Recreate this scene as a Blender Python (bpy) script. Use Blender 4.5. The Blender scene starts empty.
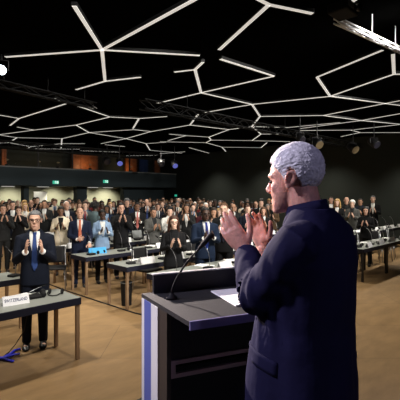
import bpy, bmesh, math, random
from mathutils import Vector, Matrix, noise
from mathutils.bvhtree import BVHTree
R = random.Random(7)
PI = math.pi
S2 = math.sqrt(2)
scn = bpy.context.scene
col = scn.collection
CH, F, HZ = 1.97, 400.0, 194.0      # eye height, focal length in pixels, horizon row


def uv(u, v, z=0.0):                 # hall axes (rows along u, depth along v) -> world
    return Vector(((u - v) / S2, (u + v) / S2, z))


def at(px, py, z):                   # pixel -> point on the horizontal plane z
    d = F * (CH - z) / (py - HZ)
    return Vector(((px - 200) / F * d, d, z))


def atd(px, py, d):
    return Vector(((px - 200) / F * d, d, CH + (HZ - py) / F * d))


def pix(p):
    return 200 + F * p.x / p.y, HZ + F * (CH - p.z) / p.y


# ------------------------------------------------------------------ materials
def mat(name, c, rough=0.6, metal=0.0, spec=0.4, noise_amt=0.0, nscale=20, bump=0.0, bscale=200, tint=False, emit=None, estr=0, sheen=0, coat=0, sss=0):
    m = bpy.data.materials.new(name)
    m.use_nodes = True
    nt = m.node_tree
    b = nt.nodes['Principled BSDF']
    b.inputs['Roughness'].default_value = rough
    b.inputs['Metallic'].default_value = metal
    b.inputs['Specular IOR Level'].default_value = spec
    if sheen:
        b.inputs['Sheen Weight'].default_value = sheen
        b.inputs['Sheen Roughness'].default_value = 0.5
    if coat:
        b.inputs['Coat Weight'].default_value = coat
    if sss:
        b.inputs['Subsurface Weight'].default_value = sss
        b.inputs['Subsurface Radius'].default_value = (0.012, 0.004, 0.002)
        b.inputs['Subsurface Scale'].default_value = 1.0
    src = None
    if tint:
        oi = nt.nodes.new('ShaderNodeObjectInfo')
        src = oi.outputs['Color']
    else:
        b.inputs['Base Color'].default_value = (*c, 1)
    tc = nt.nodes.new('ShaderNodeTexCoord')
    if noise_amt:
        n = nt.nodes.new('ShaderNodeTexNoise')
        n.inputs['Scale'].default_value = nscale
        n.inputs['Detail'].default_value = 4
        nt.links.new(tc.outputs['Object'], n.inputs['Vector'])
        mr = nt.nodes.new('ShaderNodeMapRange')
        mr.inputs['From Min'].default_value = 0.3
        mr.inputs['From Max'].default_value = 0.7
        mr.inputs['To Min'].default_value = 1 - noise_amt
        mr.inputs['To Max'].default_value = 1 + noise_amt
        nt.links.new(n.outputs['Fac'], mr.inputs['Value'])
        mx = nt.nodes.new('ShaderNodeMix')
        mx.data_type = 'RGBA'
        mx.blend_type = 'MULTIPLY'
        mx.inputs['Factor'].default_value = 1
        if src:
            nt.links.new(src, mx.inputs['A'])
        else:
            mx.inputs['A'].default_value = (*c, 1)
        nt.links.new(mr.outputs['Result'], mx.inputs['B'])
        src = mx.outputs['Result']
    if src:
        nt.links.new(src, b.inputs['Base Color'])
    if bump:
        n2 = nt.nodes.new('ShaderNodeTexNoise')
        n2.inputs['Scale'].default_value = bscale
        n2.inputs['Detail'].default_value = 3
        nt.links.new(tc.outputs['Object'], n2.inputs['Vector'])
        bp = nt.nodes.new('ShaderNodeBump')
        bp.inputs['Strength'].default_value = bump
        bp.inputs['Distance'].default_value = 0.01
        nt.links.new(n2.outputs['Fac'], bp.inputs['Height'])
        nt.links.new(bp.outputs['Normal'], b.inputs['Normal'])
    if emit:
        b.inputs['Emission Color'].default_value = (*emit, 1)
        b.inputs['Emission Strength'].default_value = estr
    return m


M = {}
M['skin'] = mat('skin', (1, 1, 1), 0.5, tint=True, noise_amt=0.10, nscale=40, spec=0.35)
M['skin_fine'] = mat('skin_fine', (1, 1, 1), 0.45, tint=True, noise_amt=0.16, nscale=45, bump=0.25, bscale=130, spec=0.4, sss=0.15)
M['hair'] = mat('hair', (1, 1, 1), 0.5, tint=True, noise_amt=0.4, nscale=60, bump=0.5, bscale=120, spec=0.3)
M['hair_waves'] = mat('hair_waves', (.74, .73, .74), 0.6, noise_amt=.22, nscale=70, bump=.35, bscale=220, spec=.3)
M['cloth'] = mat('cloth', (1, 1, 1), 0.85, tint=True, noise_amt=0.10, nscale=12, bump=0.15, bscale=30, spec=0.2)
M['suit'] = mat('suit_wool', (0.0115, 0.011, 0.041), 0.85, noise_amt=0.12, nscale=9, bump=0.35, bscale=13, spec=0.15)
M['leather'] = mat('shoe_leather', (0.012, 0.012, 0.013), 0.3, spec=0.5)
M['eye'] = mat('eye_dark', (0.03, 0.02, 0.015), 0.15)
M['lip'] = mat('lip_red', (0.35, 0.10, 0.09), 0.5)
M['glasses'] = mat('glasses_frame', (0.01, 0.01, 0.012), 0.3)
M['black'] = mat('matt_black', (0.008, 0.008, 0.009), 0.75, spec=0.2)
M['blackmetal'] = mat('black_metal', (0.015, 0.015, 0.017), 0.45, spec=0.4)
M['truss'] = mat('truss_black', (0.010, 0.0105, 0.011), 0.6, spec=.2)
M['alu'] = mat('truss_aluminium', (0.75, 0.76, 0.78), 0.3, metal=0.6)
M['chrome'] = mat('chair_chrome', (0.36, 0.36, 0.38), 0.3, metal=0.9)
M['plastic'] = mat('black_plastic', (0.008, 0.008, 0.009), 0.65, spec=.25)
M['top'] = mat('table_laminate', (0.27, 0.285, 0.26), 0.4, noise_amt=0.05, nscale=6)
M['fascia'] = mat('table_edge', (0.010, 0.011, 0.022), 0.6, spec=.25)
M['leg'] = mat('table_leg_bronze', (0.30, 0.20, 0.12), 0.45, metal=0.3)
M['white'] = mat('white_card', (0.88, 0.88, 0.90), 0.7)
M['paper'] = mat('white_paper', (0.85, 0.85, 0.84), 0.8)
M['ink'] = mat('navy_ink', (0.02, 0.03, 0.12), 0.6)
M['ink_grey'] = mat('grey_ink', (0.2, 0.2, 0.25), 0.6)
M['bluecard'] = mat('blue_card', (0.05, 0.38, 0.75), 0.6)
M['lampbody'] = mat('lamp_housing', (0.010, 0.010, 0.011), 0.5)
M['diffuser'] = mat('light_diffuser', (0.8, 0.8, 0.8), 0.5, emit=(1.0, 0.965, 0.89), estr=0.50)
M['spotlens'] = mat('spot_lens', (0.8, 0.85, 1), 0.3, emit=(0.82, 0.9, 1.0), estr=14)
M['bluelens'] = mat('blue_lens', (0.1, 0.1, 0.5), 0.2, emit=(0.25, 0.3, 1.0), estr=0.35)
M['warmlens'] = mat('warm_lens', (0.12, 0.09, 0.05), 0.3, emit=(1.0, 0.75, 0.4), estr=0.05)
M['darklens'] = mat('dark_lens', (0.02, 0.02, 0.03), 0.1)
M['exit'] = mat('exit_green', (0.02, 0.35, 0.2), 0.5, emit=(0.05, 0.62, 0.42), estr=0.55)
M['exitwhite'] = mat('exit_white', (0.8, 0.9, 0.85), 0.5, emit=(0.75, 1.0, 0.9), estr=0.8)
M['soffitlamp'] = mat('soffit_tube', (0.8, 0.8, 0.8), 0.5, emit=(1.0, 0.97, 0.9), estr=0.75)
M['podtop'] = mat('lectern_top', (0.025, 0.025, 0.026), 0.6, noise_amt=0.25, nscale=60, bump=0.15, bscale=300)
M['poddark'] = mat('lectern_dark', (0.016, 0.016, 0.024), 0.5)
M['podbrown'] = mat('lectern_brown', (0.045, 0.034, 0.026), 0.5)
M['podlip'] = mat('lectern_lip', (0.20, 0.19, 0.36), 0.35, spec=0.5)
M['podblue'] = mat('lectern_blue', (0.10, 0.14, 0.42), 0.4)
M['podwhite'] = mat('lectern_white', (0.78, 0.78, 0.74), 0.45)
M['podframe'] = mat('lectern_shelf_frame', (0.62, 0.44, 0.46), 0.45)
M['bluestrap'] = mat('blue_strap', (0.02, 0.025, 0.55), 0.5)
M['cable'] = mat('cable_black', (0.015, 0.014, 0.012), 0.6)
M['booth_wood'] = mat('booth_wood', (0.28, 0.09, 0.03), 0.5, noise_amt=0.3, nscale=5)
M['booth_blue'] = mat('booth_blue', (0.03, 0.06, 0.18), 0.5)
M['stage'] = mat('stage_carpet', (0.10, 0.11, 0.11), 0.95, noise_amt=0.2, nscale=150)
M['wallblack'] = mat('wall_black', (0.034, 0.040, 0.036), 0.9, noise_amt=0.08, nscale=0.6, spec=0.15)
M['wallback'] = mat('wall_black_panel', (0.040, 0.055, 0.062), 0.8, noise_amt=0.06, nscale=0.7, spec=0.2)
M['ceiling'] = mat('ceiling_black', (0.0015, 0.0015, 0.0015), 1.0, spec=0.0)
M['olive'] = mat('wall_olive', (0.20, 0.20, 0.15), 0.85, noise_amt=0.06, nscale=1)
M['trimgrey'] = mat('trim_grey', (0.18, 0.19, 0.19), 0.6)
M['screen'] = mat('pale_board', (0.75, 0.74, 0.68), 0.7)
M['glassm'] = mat('booth_glass', (1, 1, 1), 0.02)
_b = M['glassm'].node_tree.nodes['Principled BSDF']
_b.inputs['Transmission Weight'].default_value = 1
_b.inputs['IOR'].default_value = 1.05
_b.inputs['Alpha'].default_value = 0.25


def floor_material():
    m = bpy.data.materials.new('wood_floor')
    m.use_nodes = True
    nt = m.node_tree
    b = nt.nodes['Principled BSDF']
    tc = nt.nodes.new('ShaderNodeTexCoord')
    mp = nt.nodes.new('ShaderNodeMapping')
    mp.inputs['Rotation'].default_value = (0, 0, math.radians(45))
    nt.links.new(tc.outputs['Object'], mp.inputs['Vector'])
    br = nt.nodes.new('ShaderNodeTexBrick')
    br.offset = 0.5
    br.inputs['Scale'].default_value = 1
    br.inputs['Brick Width'].default_value = 2.4
    br.inputs['Row Height'].default_value = 1.2
    br.inputs['Mortar Size'].default_value = 0.006
    br.inputs['Mortar Smooth'].default_value = 0.3
    br.inputs['Color1'].default_value = (0.36, 0.225, 0.108, 1)
    br.inputs['Color2'].default_value = (0.345, 0.215, 0.10, 1)
    br.inputs['Mortar'].default_value = (0.22, 0.14, 0.07, 1)
    nt.links.new(mp.outputs['Vector'], br.inputs['Vector'])
    n = nt.nodes.new('ShaderNodeTexNoise')
    n.inputs['Scale'].default_value = 1.6
    n.inputs['Detail'].default_value = 7
    n.inputs['Roughness'].default_value = 0.65
    mp2 = nt.nodes.new('ShaderNodeMapping')
    mp2.inputs['Rotation'].default_value = (0, 0, math.radians(45))
    mp2.inputs['Scale'].default_value = (1.2, 3.5, 1)
    nt.links.new(tc.outputs['Object'], mp2.inputs['Vector'])
    nt.links.new(mp2.outputs['Vector'], n.inputs['Vector'])
    mr = nt.nodes.new('ShaderNodeMapRange')
    mr.inputs['From Min'].default_value = 0.3
    mr.inputs['From Max'].default_value = 0.7
    mr.inputs['To Min'].default_value = 0.78
    mr.inputs['To Max'].default_value = 1.15
    nt.links.new(n.outputs['Fac'], mr.inputs['Value'])
    mx = nt.nodes.new('ShaderNodeMix')
    mx.data_type = 'RGBA'
    mx.blend_type = 'MULTIPLY'
    mx.inputs['Factor'].default_value = 1
    nt.links.new(br.outputs['Color'], mx.inputs['A'])
    nt.links.new(mr.outputs['Result'], mx.inputs['B'])
    nt.links.new(mx.outputs['Result'], b.inputs['Base Color'])
    b.inputs['Roughness'].default_value = 0.42
    b.inputs['Specular IOR Level'].default_value = 0.35
    return m


M['floor'] = floor_material()


# ------------------------------------------------------------------ mesh helpers
def box(bm, lo, hi, mtx=None, bevel=0.0):
    r = bmesh.ops.create_cube(bm, size=1.0)
    vs = r['verts']
    c = [(lo[i] + hi[i]) / 2 for i in range(3)]
    s = [hi[i] - lo[i] for i in range(3)]
    for v in vs:
        v.co = Vector((v.co.x * s[0] + c[0], v.co.y * s[1] + c[1], v.co.z * s[2] + c[2]))
    if bevel:
        es = list({e for v in vs for e in v.link_edges})
        g = bmesh.ops.bevel(bm, geom=es, offset=bevel, segments=2, affect='EDGES', profile=0.5)
        vs = list({v for f in g['faces'] for v in f.verts} | {v for v in vs if v.is_valid})
    if mtx:
        bmesh.ops.transform(bm, matrix=mtx, verts=[v for v in vs if v.is_valid])


def loft(bm, rings):
    rs = [[bm.verts.new(p) for p in ring] for ring in rings]
    n = len(rs[0])
    for a, b in zip(rs, rs[1:]):
        for i in range(n):
            bm.faces.new((a[i], a[(i + 1) % n], b[(i + 1) % n], b[i]))
    bm.faces.new(list(reversed(rs[0])))
    bm.faces.new(rs[-1])


def tube(bm, pts, radii, n=10, hint=None, round_ends=False):
    pts = [Vector(p) for p in pts]
    if not isinstance(radii, (list, tuple)):
        radii = [radii] * len(pts)
    radii = [r if isinstance(r, (list, tuple)) else (r, r) for r in radii]
    T = []
    for i in range(len(pts)):
        a = pts[max(i - 1, 0)]
        b = pts[min(i + 1, len(pts) - 1)]
        T.append((b - a).normalized())
    if round_ends:
        t0, t1, r0, r1 = T[0], T[-1], radii[0], radii[-1]
        m0, m1 = min(r0), min(r1)
        pts = [pts[0] - t0 * m0 * 0.95, pts[0] - t0 * m0 * 0.6] + pts + [pts[-1] + t1 * m1 * 0.6, pts[-1] + t1 * m1 * 0.95]
        radii = [(r0[0] * .35, r0[1] * .35), (r0[0] * .8, r0[1] * .8)] + radii + [(r1[0] * .8, r1[1] * .8), (r1[0] * .35, r1[1] * .35)]
        T = [t0, t0] + T + [t1, t1]
    side = Vector(hint) if hint is not None else (Vector((1, 0, 0)) if abs(T[0].x) < 0.8 else Vector((0, 1, 0)))
    rings = []
    for p, t, (ra, rb) in zip(pts, T, radii):
        s = (side - t * side.dot(t)).normalized()
        o = t.cross(s)
        side = s
        rings.append([p + s * ra * math.cos(2 * PI * k / n) + o * rb * math.sin(2 * PI * k / n) for k in range(n)])
    loft(bm, rings)


def ell(bm, c, r, mtx=None, u=16, v=10):
    g = bmesh.ops.create_uvsphere(bm, u_segments=u, v_segments=v, radius=1.0)
    if not isinstance(r, (list, tuple)):
        r = (r, r, r)
    for x in g['verts']:
        p = Vector((x.co.x * r[0], x.co.y * r[1], x.co.z * r[2]))
        if mtx:
            p = mtx @ p
        x.co = p + Vector(c)


def rings_body(rows, n=28, e=2.4):
    """rows: (z, half width, front y, back y) -> rings of superellipses"""
    out = []
    for row in rows:
        z, w, f, b = row[:4]
        cx = row[4] if len(row) > 4 else 0
        cy, d = (f + b) / 2, (b - f) / 2
        ring = []
        for k in range(n):
            a = 2 * PI * k / n
            ca, sa = math.cos(a), math.sin(a)
            ring.append(Vector((cx + w * math.copysign(abs(ca) ** (2 / e), ca), cy + d * math.copysign(abs(sa) ** (2 / e), sa), z)))
        out.append(ring)
    return out


def cyl(bm, c, r, h, n=16, r2=None, axis=(0, 0, 1)):
    a = Vector(axis).normalized()
    tube(bm, [Vector(c), Vector(c) + a * h], [r, r if r2 is None else r2], n)


def finish(bm, smooth=False):
    bmesh.ops.recalc_face_normals(bm, faces=bm.faces)
    me = bpy.data.meshes.new('mesh')
    bm.to_mesh(me)
    bm.free()
    if smooth:
        for p in me.polygons:
            p.use_smooth = True
    return me


def remesh(bm, voxel, smooth=4):
    bmesh.ops.recalc_face_normals(bm, faces=bm.faces)
    me = bpy.data.meshes.new('mesh')
    bm.to_mesh(me)
    bm.free()
    ob = bpy.data.objects.new('working_shape', me)
    col.objects.link(ob)
    m = ob.modifiers.new('r', 'REMESH')
    m.mode = 'VOXEL'
    m.voxel_size = voxel
    m.use_smooth_shade = True
    if smooth:
        s = ob.modifiers.new('s', 'SMOOTH')
        s.factor = 0.5
        s.iterations = smooth
    dg = bpy.context.evaluated_depsgraph_get()
    out = bpy.data.meshes.new_from_object(ob.evaluated_get(dg))
    bpy.data.objects.remove(ob)
    bpy.data.meshes.remove(me)
    for p in out.polygons:
        p.use_smooth = True
    return out


def obj(name, me, m, parent=None, color=None):
    o = bpy.data.objects.new(name, me)
    col.objects.link(o)
    if m and not me.materials:
        me.materials.append(m)
    if parent:
        o.parent = parent
    if color:
        o.color = (*color, 1)
    return o


def tag(o, label, cat, group=None, kind=None):
    if label:
        o['label'] = label
    if cat:
        o['category'] = cat
    if group:
        o['group'] = group
    if kind:
        o['kind'] = kind
    return o


def thing(name, label, cat, loc=(0, 0, 0), rz=0.0, group=None):
    o = bpy.data.objects.new(name, None)
    o.empty_display_size = 0.1
    col.objects.link(o)
    o.location = loc
    o.rotation_euler = (0, 0, rz)
    return tag(o, label, cat, group)


def kids(o):
    return [c for c in bpy.data.objects if c.parent == o]


CH_CACHE = {}


def dup(proto, loc, rz, label, group=None, scale=None):
    if proto.name not in CH_CACHE:
        CH_CACHE[proto.name] = [(c, kids(c)) for c in kids(proto)]
    r = proto.copy()
    col.objects.link(r)
    r.location = loc
    r.rotation_euler = (0, 0, rz)
    if scale:
        r.scale = scale
    r['label'] = label
    if group:
        r['group'] = group
    for c, gs in CH_CACHE[proto.name]:
        d = c.copy()
        col.objects.link(d)
        d.parent = r
        for g in gs:
            e = g.copy()
            col.objects.link(e)
            e.parent = d
    return r


ORD = ['first', 'second', 'third', 'fourth', 'fifth', 'sixth', 'seventh', 'eighth', 'ninth', 'tenth', 'eleventh', 'twelfth', 'thirteenth', 'fourteenth',
       'fifteenth', 'sixteenth', 'seventeenth', 'eighteenth', 'nineteenth', 'twentieth'] + ['twenty-' + w for w in
       ['first', 'second', 'third', 'fourth', 'fifth', 'sixth', 'seventh', 'eighth', 'ninth']] + ['thirtieth'] + ['thirty-' + w for w in
       ['first', 'second', 'third', 'fourth', 'fifth', 'sixth', 'seventh', 'eighth', 'ninth']]

# ------------------------------------------------------------------ the hall
U0, U1, V0, V1, ZC = -9.0, 16.6, -7.0, 18.7, 4.37
RZ = math.radians(45)
MU = Matrix.Rotation(RZ, 4, 'Z')          # local x,y -> u,v


def struct(name, lo, hi, m, bevel=0):
    bm = bmesh.new()
    box(bm, lo, hi)
    o = obj(name, finish(bm), m)
    o.rotation_euler = (0, 0, RZ)
    o['kind'] = 'structure'
    return o


struct('floor', (U0, V0, -0.1), (U1 + .2, V1 + 4.0, 0), M['floor'])
struct('ceiling', (U0, V0, ZC), (U1 + .2, V1 + 4.0, ZC + 0.1), M['ceiling'])
struct('wall_right', (U1, V0, 0), (U1 + .2, V1 + 4, ZC), M['wallblack'])
struct('wall_left', (U0 - .2, V0, 0), (U0, V1 + 4, ZC), M['wallblack'])
struct('wall_front', (U0, V0 - .2, 0), (U1, V0, ZC), M['wallblack'])
# gallery of booths over the back of the hall
struct('wall_back', (U0, V1, 2.36), (U1, V1 + .15, 3.18), M['wallback'])
struct('trim_1', (U0, V1 - .03, 3.18), (U1, V1 + .25, 3.235), M['trimgrey'])
struct('ceiling_soffit', (U0, V1 + .15, 2.36), (U1, V1 + 3.3, 2.46), M['wallback'])
struct('wall_rear', (U0, V1 + 3.1, 0), (U1, V1 + 3.3, 2.36), M['olive'])
struct('wall_booth', (U0, V1 + 2.0, 2.46), (U1, V1 + 2.1, ZC), M['wallblack'])
struct('stage_floor', (U0 + .5, V0 + .3, 0), (3.085, 2.564, 0.36), M['stage'])
# dark piers under the gallery
for k, pxs in enumerate([(24, 29), (77, 87), (124, 168)]):
    uu = []
    for px in pxs:
        r = (px - 200) / F
        vv = V1 + 1.2
        uu.append(vv * (1 + r) / (1 - r))
    struct('wall_pier_%d' % (k + 1), (uu[0], V1 + 1.2, 0), (uu[1], V1 + 1.6, 2.36), M['wallback'])


def on_v(px, v):
    r = (px - 200) / F
    return v * (1 + r) / (1 - r)


# booth windows (mullions and panes), wood and blue panels behind them
nb = 9
ub = [U0 + 10 + k * (U1 - U0 - 10) / nb for k in range(nb + 1)]
for k in range(nb):
    bm = bmesh.new()
    a, b = ub[k], ub[k + 1]
    box(bm, (a, V1 + .06, 3.235), (a + .06, V1 + .12, ZC))
    box(bm, (a + .06, V1 + .06, ZC - .08), (b, V1 + .12, ZC))
    w = obj('window_%d' % (k + 1), finish(bm), M['blackmetal'])
    w.rotation_euler = (0, 0, RZ)
    w['kind'] = 'structure'
    bm = bmesh.new()
    box(bm, (a + .06, V1 + .085, 3.235), (b, V1 + .095, ZC - .08))
    obj('pane', finish(bm), M['glassm'], w)

for (x0, x1, m, lab) in [(72, 98, 'booth_wood', 'wide lit reddish wood panel in the interpreter booth above the gallery parapet'),
                         (126, 137, 'booth_wood', 'narrow lit reddish wood panel beside the blue panel in the booth'),
                         (140, 148, 'booth_blue', 'narrow dark blue panel in the booth beside a wood panel'),
                         (2, 7, 'booth_wood', 'dim reddish wood panel in the booth at the photo left edge'),
                         (155, 160, 'booth_wood', 'slim pale wood panel in the booth near the hall corner')]:
    bm = bmesh.new()
    a, b = on_v(x0, V1 + 1.6), on_v(x1, V1 + 1.6)
    n = max(2, int((b - a) / .45))
    for i in range(n):
        box(bm, (a + (b - a) * i / n, V1 + 1.6, 2.46), (a + (b - a) * (i + 1) / n - .02, V1 + 1.68, 4.2), bevel=.008)
    o = obj('wall_booth_panel', finish(bm), M[m])
    o.rotation_euler = (0, 0, RZ)
    o['kind'] = 'structure'


def lamp(name, typ, loc, energy, color=(1, 1, 1), target=None, radius=0.1, size=60, blend=0.6, parent=None):
    L = bpy.data.lights.new(name, typ)
    L.energy = energy
    L.color = color
    L.shadow_soft_size = radius
    if typ == 'SPOT':
        L.spot_size = math.radians(size)
        L.spot_blend = blend
    o = bpy.data.objects.new(name, L)
    col.objects.link(o)
    o.location = loc
    if target is not None:
        o.rotation_euler = (Vector(target) - Vector(loc)).to_track_quat('-Z', 'Y').to_euler()
    return o


# small desk lamps in the booths
for k, (px, lab) in enumerate([(7, 'small booth desk lamp glowing warm at the far left window'), (39, 'small booth desk lamp above the left exit sign'),
                               (58, 'small booth desk lamp left of the wide wood panel'), (90, 'small booth desk lamp in front of the wide wood panel'), (131, 'small booth desk lamp in front of the narrow wood panel')]):
    p = uv(on_v(px, V1 + .8), V1 + .8, 2.46)
    t = thing('booth_lamp', lab, 'lamp', p, 0)
    bm = bmesh.new(); cyl(bm, (0, 0, 0), .09, .9, 12); obj('base', finish(bm), M['blackmetal'], t)
    bm = bmesh.new(); tube(bm, [(0, 0, .9), (0, 0, 1.05), (.03, -.05, 1.12)], .012, 8); obj('stem', finish(bm), M['blackmetal'], t)
    bm = bmesh.new(); ell(bm, (.03, -.06, 1.1), (.07, .07, .035)); obj('lamp_shade', finish(bm, True), M['warmlens'], t)
    lamp('booth_light', 'SPOT', p + Vector((-.1, .1, 1.0)), 6.0 if k < 3 else 16.0, (1.0, .62, .3), p + Vector((-.6, .6, .9)), .03, 140, .8)

# light tubes on the gallery soffit
for k, px in enumerate([8, 43, 93, 108]):
    v = V1 + .8
    t = thing('soffit_light', 'slim white light fitting on the gallery soffit, %s from the left' % ORD[k], 'ceiling light', uv(on_v(px, v), v, 2.36), RZ, 'soffit lights under the gallery')
    bm = bmesh.new(); box(bm, (-.30, -.09, -.03), (.30, .09, 0), bevel=.006); obj('ceiling_frame', finish(bm), M['trimgrey'], t)
    bm = bmesh.new(); box(bm, (-.28, -.07, -.045), (.28, .07, -.03), bevel=.004); obj('diffuser', finish(bm), M['soffitlamp'], t)
for px, e_ in ((62, 260), (115, 330), (18, 240), (92, 200)):  # bare spots added to brighten bays of the olive rear wall
    v = V1 + 1.9
    lamp('soffit_fill_spot', 'SPOT', uv(on_v(px, v), v, 2.3), e_, (1.0, .95, .75), uv(on_v(px, v), v + 1.15, .9), .08, 110, .8)
lamp('soffit_fill_spot', 'SPOT', uv(on_v(40, V1 + 1.9), V1 + 1.9, 2.3), 12, (1, .97, .85), uv(on_v(40, V1 + 1.9), V1 + 2.9, 1.6), .08, 90, .8)  # weaker added spot for the display board


def exit_sign(px, py, v, lab, w=.30, h=.16, gloss=True):
    r = (px - 200) / F
    p = uv(on_v(px, v), v)
    d = p.y
    z = CH + (HZ - py) / F * d
    t = thing('exit_sign', lab, 'sign', (p.x, p.y, z), RZ)
    bm = bmesh.new(); box(bm, (-w / 2, -.04, -h / 2), (w / 2, 0, h / 2), bevel=.006); obj('sign_face', finish(bm), M['exit'], t)
    bm = bmesh.new()
    y = -.042
    # running figure, arrow and door as raised pictogram
    def sq(x0, z0, x1, z1):
        box(bm, (x0 * w, y - .004, z0 * h), (x1 * w, y + .004, z1 * h))
    sq(-.16, -.34, .06, .36)
    sq(.14, -.36, .42, .36)
    pg = obj('pictogram', finish(bm), M['exitwhite'], t)
    bm = bmesh.new()
    ell(bm, (-.03 * w, y - .006, .2 * h), (.04 * w, .004, .08 * h))
    tube(bm, [(-.03 * w, y - .006, .1 * h), (-.06 * w, y - .006, -.08 * h), (-.13 * w, y - .006, -.25 * h)], .014, 6)
    tube(bm, [(-.06 * w, y - .006, -.06 * h), (.02 * w, y - .006, -.14 * h), (.03 * w, y - .006, -.28 * h)], .012, 6)
    tube(bm, [(.36 * w, y - .006, 0), (.2 * w, y - .006, 0)], .010, 6)
    obj('figure', finish(bm), M['exit'], pg)


exit_sign(55.5, 182.3, V1, 'lit green exit sign on the gallery front above the pale board')
exit_sign(105.5, 181.5, V1, 'lit green exit sign on the gallery front above the light olive wall bay')
# small exit sign low at the corner on the right wall
rr = (177.5 - 200) / F
p = atd(177.5, 195.5, uv(on_v(177.5, V1), V1).y - .1)
t = thing('exit_sign', 'tiny green exit sign just above the crowd at the dark hall corner', 'sign', p, RZ)
bm = bmesh.new(); box(bm, (-.16, 0, -.06), (.16, .1, .06), bevel=.005); obj('sign_face', finish(bm), M['exit'], t)
bm = bmesh.new(); box(bm, (-.03, .0, .05), (.03, .1, 2.36 - p.z)); obj('hanger', finish(bm), M['blackmetal'], t)

# pale display board under the gallery
v = V1 + 2.4
p = uv(on_v(40.5, v), v)
t = thing('display_board', 'pale display board standing under the gallery below the left exit sign', 'board', p, RZ)
bm = bmesh.new(); box(bm, (-.36, 0, .12), (.36, .05, 2.1), bevel=.008); obj('board_face', finish(bm), M['screen'], t)
bm = bmesh.new(); box(bm, (-.36, -.2, 0), (.36, .25, .12), bevel=.01); obj('base', finish(bm), M['trimgrey'], t)
bm = bmesh.new(); box(bm, (-.34, -.008, .9), (.34, 0, 1.55)); obj('lower_band', finish(bm), M['trimgrey'], t)

# ------------------------------------------------------------------ ceiling light network
ZL = 4.30
SEG = """74 7 102 51;102 51 200 -2;5 58 102 51;102 51 200 56.5;102 51 105 82;105 82 76 90.5;105 82 141 78;174 73 195 70.5;195 70.5 203 63;195 70.5 201 93.5;
157 104 201 93.5;201 93.5 274 77;220 60 274 77;201 93.5 252 105;205 113 252 105;219 51 269 6;269 6 255 -1;269 6 313 15;317 78 383 51;317 78 330 97;330 97 394 75;394 75 404 75;394 75 393 55;
349 5 358 -1;252 105 330 97;330 97 404 106.5;252 105 260 117;260 117 323 116;323 116 404 100.5;323 116 361 121;361 121 404 125;300 129 361 121;361 121 404 113.5;351 130.5 404 124.5;300 131 351 130.5;351 130.5 360 133;360 133 404 133;341 137 360 133;
260 117 252 127;252 127 261 134.5;261 134.5 279 134.5;261 134.5 252 141;252 141 290 142;222 147.5 261 148;261 148 267 143;252 127 287 128;287 128 340 123;
190 125.5 229 130;190 125.5 198 115;151 132 190 125.5;229 130 252 127;229 130 209 137.5;209 137.5 186 136;186 136 169 134.5;209 137.5 211 140.5;211 140.5 252 141;211 140.5 206 143;206 143 160 142;186 136 168 141;206 143 222 147.5;222 147.5 226 152;226 152 236 151;189 148 211 154;211 154 220 153;160 154 185 152;
54 99 67 104;67 104 19 119;19 119 -4 115;19 119 10 126;76 106 110 117.5;110 117.5 139 119;139 119 167 117;139 119 133 129;110 117.5 76 125.5;76 125.5 89 133;17 127.5 34 130.5;-4 135.5 34 130.5;34 130.5 76 125.5;0 135.5 17 138;17 138 62 139;17 138 9 143;-4 143.5 9 143;9 143 31 147;31 147 27 149;62 139 89 133;62 139 61 149;31 147 61 144;61 144 85 144;31 149 80 149.5;
89 133 134 130;134 130 151 132;89 133 126 139;126 139 151 132;126 139 101 144;126 139 146 144;146 144 166 142.5;146 144 150 150.5;150 150.5 182 153.5;80 151 125 152.5;126 156 163 155.5;105 145 125 147"""
segs = []
for s in SEG.replace('\n', '').split(';'):
    x0, y0, x1, y1 = map(float, s.split())
    a, b = at(x0, y0, ZL), at(x1, y1, ZL)
    segs.append((x0, y0, x1, y1, a, b))
segs.sort(key=lambda s: (s[1] + s[3]))
zone_count = {}
ZN = ['far left', 'left', 'middle left', 'middle right', 'right', 'far right']
for x0, y0, x1, y1, a, b in segs:
    xm = (x0 + x1) / 2
    zn = ZN[min(5, max(0, int(xm // 67)))]
    k = zone_count.get(zn, 0)
    zone_count[zn] = k + 1
    d = b - a
    L = d.length
    ln = 'long' if L > 2.2 else ('short' if L < 1.0 else 'mid-length')
    t = thing('linear_ceiling_light', '%s white ceiling light bar, %s from the top in the %s of the ceiling' % (ln, ORD[k], zn), 'ceiling light', a, math.atan2(d.y, d.x), 'honeycomb of ceiling light bars')
    w = .030
    bm = bmesh.new(); box(bm, (.0, -w - .008, .018), (L, w + .008, ZC - ZL), bevel=.004); obj('housing', finish(bm), M['lampbody'], t)
    bm = bmesh.new(); box(bm, (.005, -w, .012), (L - .005, w, .022), bevel=.003); obj('diffuser', finish(bm), M['diffuser'], t)


# ------------------------------------------------------------------ trusses and stage lamps
def truss(name, a, b, m, label, s=.29, r=.022, hang=True):
    a, b = Vector(a), Vector(b)
    d = b - a
    L = d.length
    t = thing(name, label, 'truss', a, math.atan2(d.y, d.x))
    h = s / 2
    for (y, z) in ((-h, -h), (h, -h), (-h, h), (h, h)):
        bm = bmesh.new(); tube(bm, [(0, y, z), (L, y, z)], r, 8); obj('chord', finish(bm, True), m, t)
    bm = bmesh.new()
    n = int(L / .33)
    for i in range(n):
        x0, x1 = L * i / n, L * (i + 1) / n
        sgn = 1 if i % 2 else -1
        for y in (-h, h):
            tube(bm, [(x0, y, -h * sgn), (x1, y, h * sgn)], r * .55, 6)
        for z in (-h, h):
            tube(bm, [(x0, -h * sgn, z), (x1, h * sgn, z)], r * .55, 6)
    obj('lattice', finish(bm), m, t)
    for f in (.12, .5, .88):
        bm = bmesh.new(); tube(bm, [(L * f, 0, h), (L * f, 0, ZC - a.z)], .008, 6); obj('hanging_rod', finish(bm), m, t)
    return t


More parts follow.
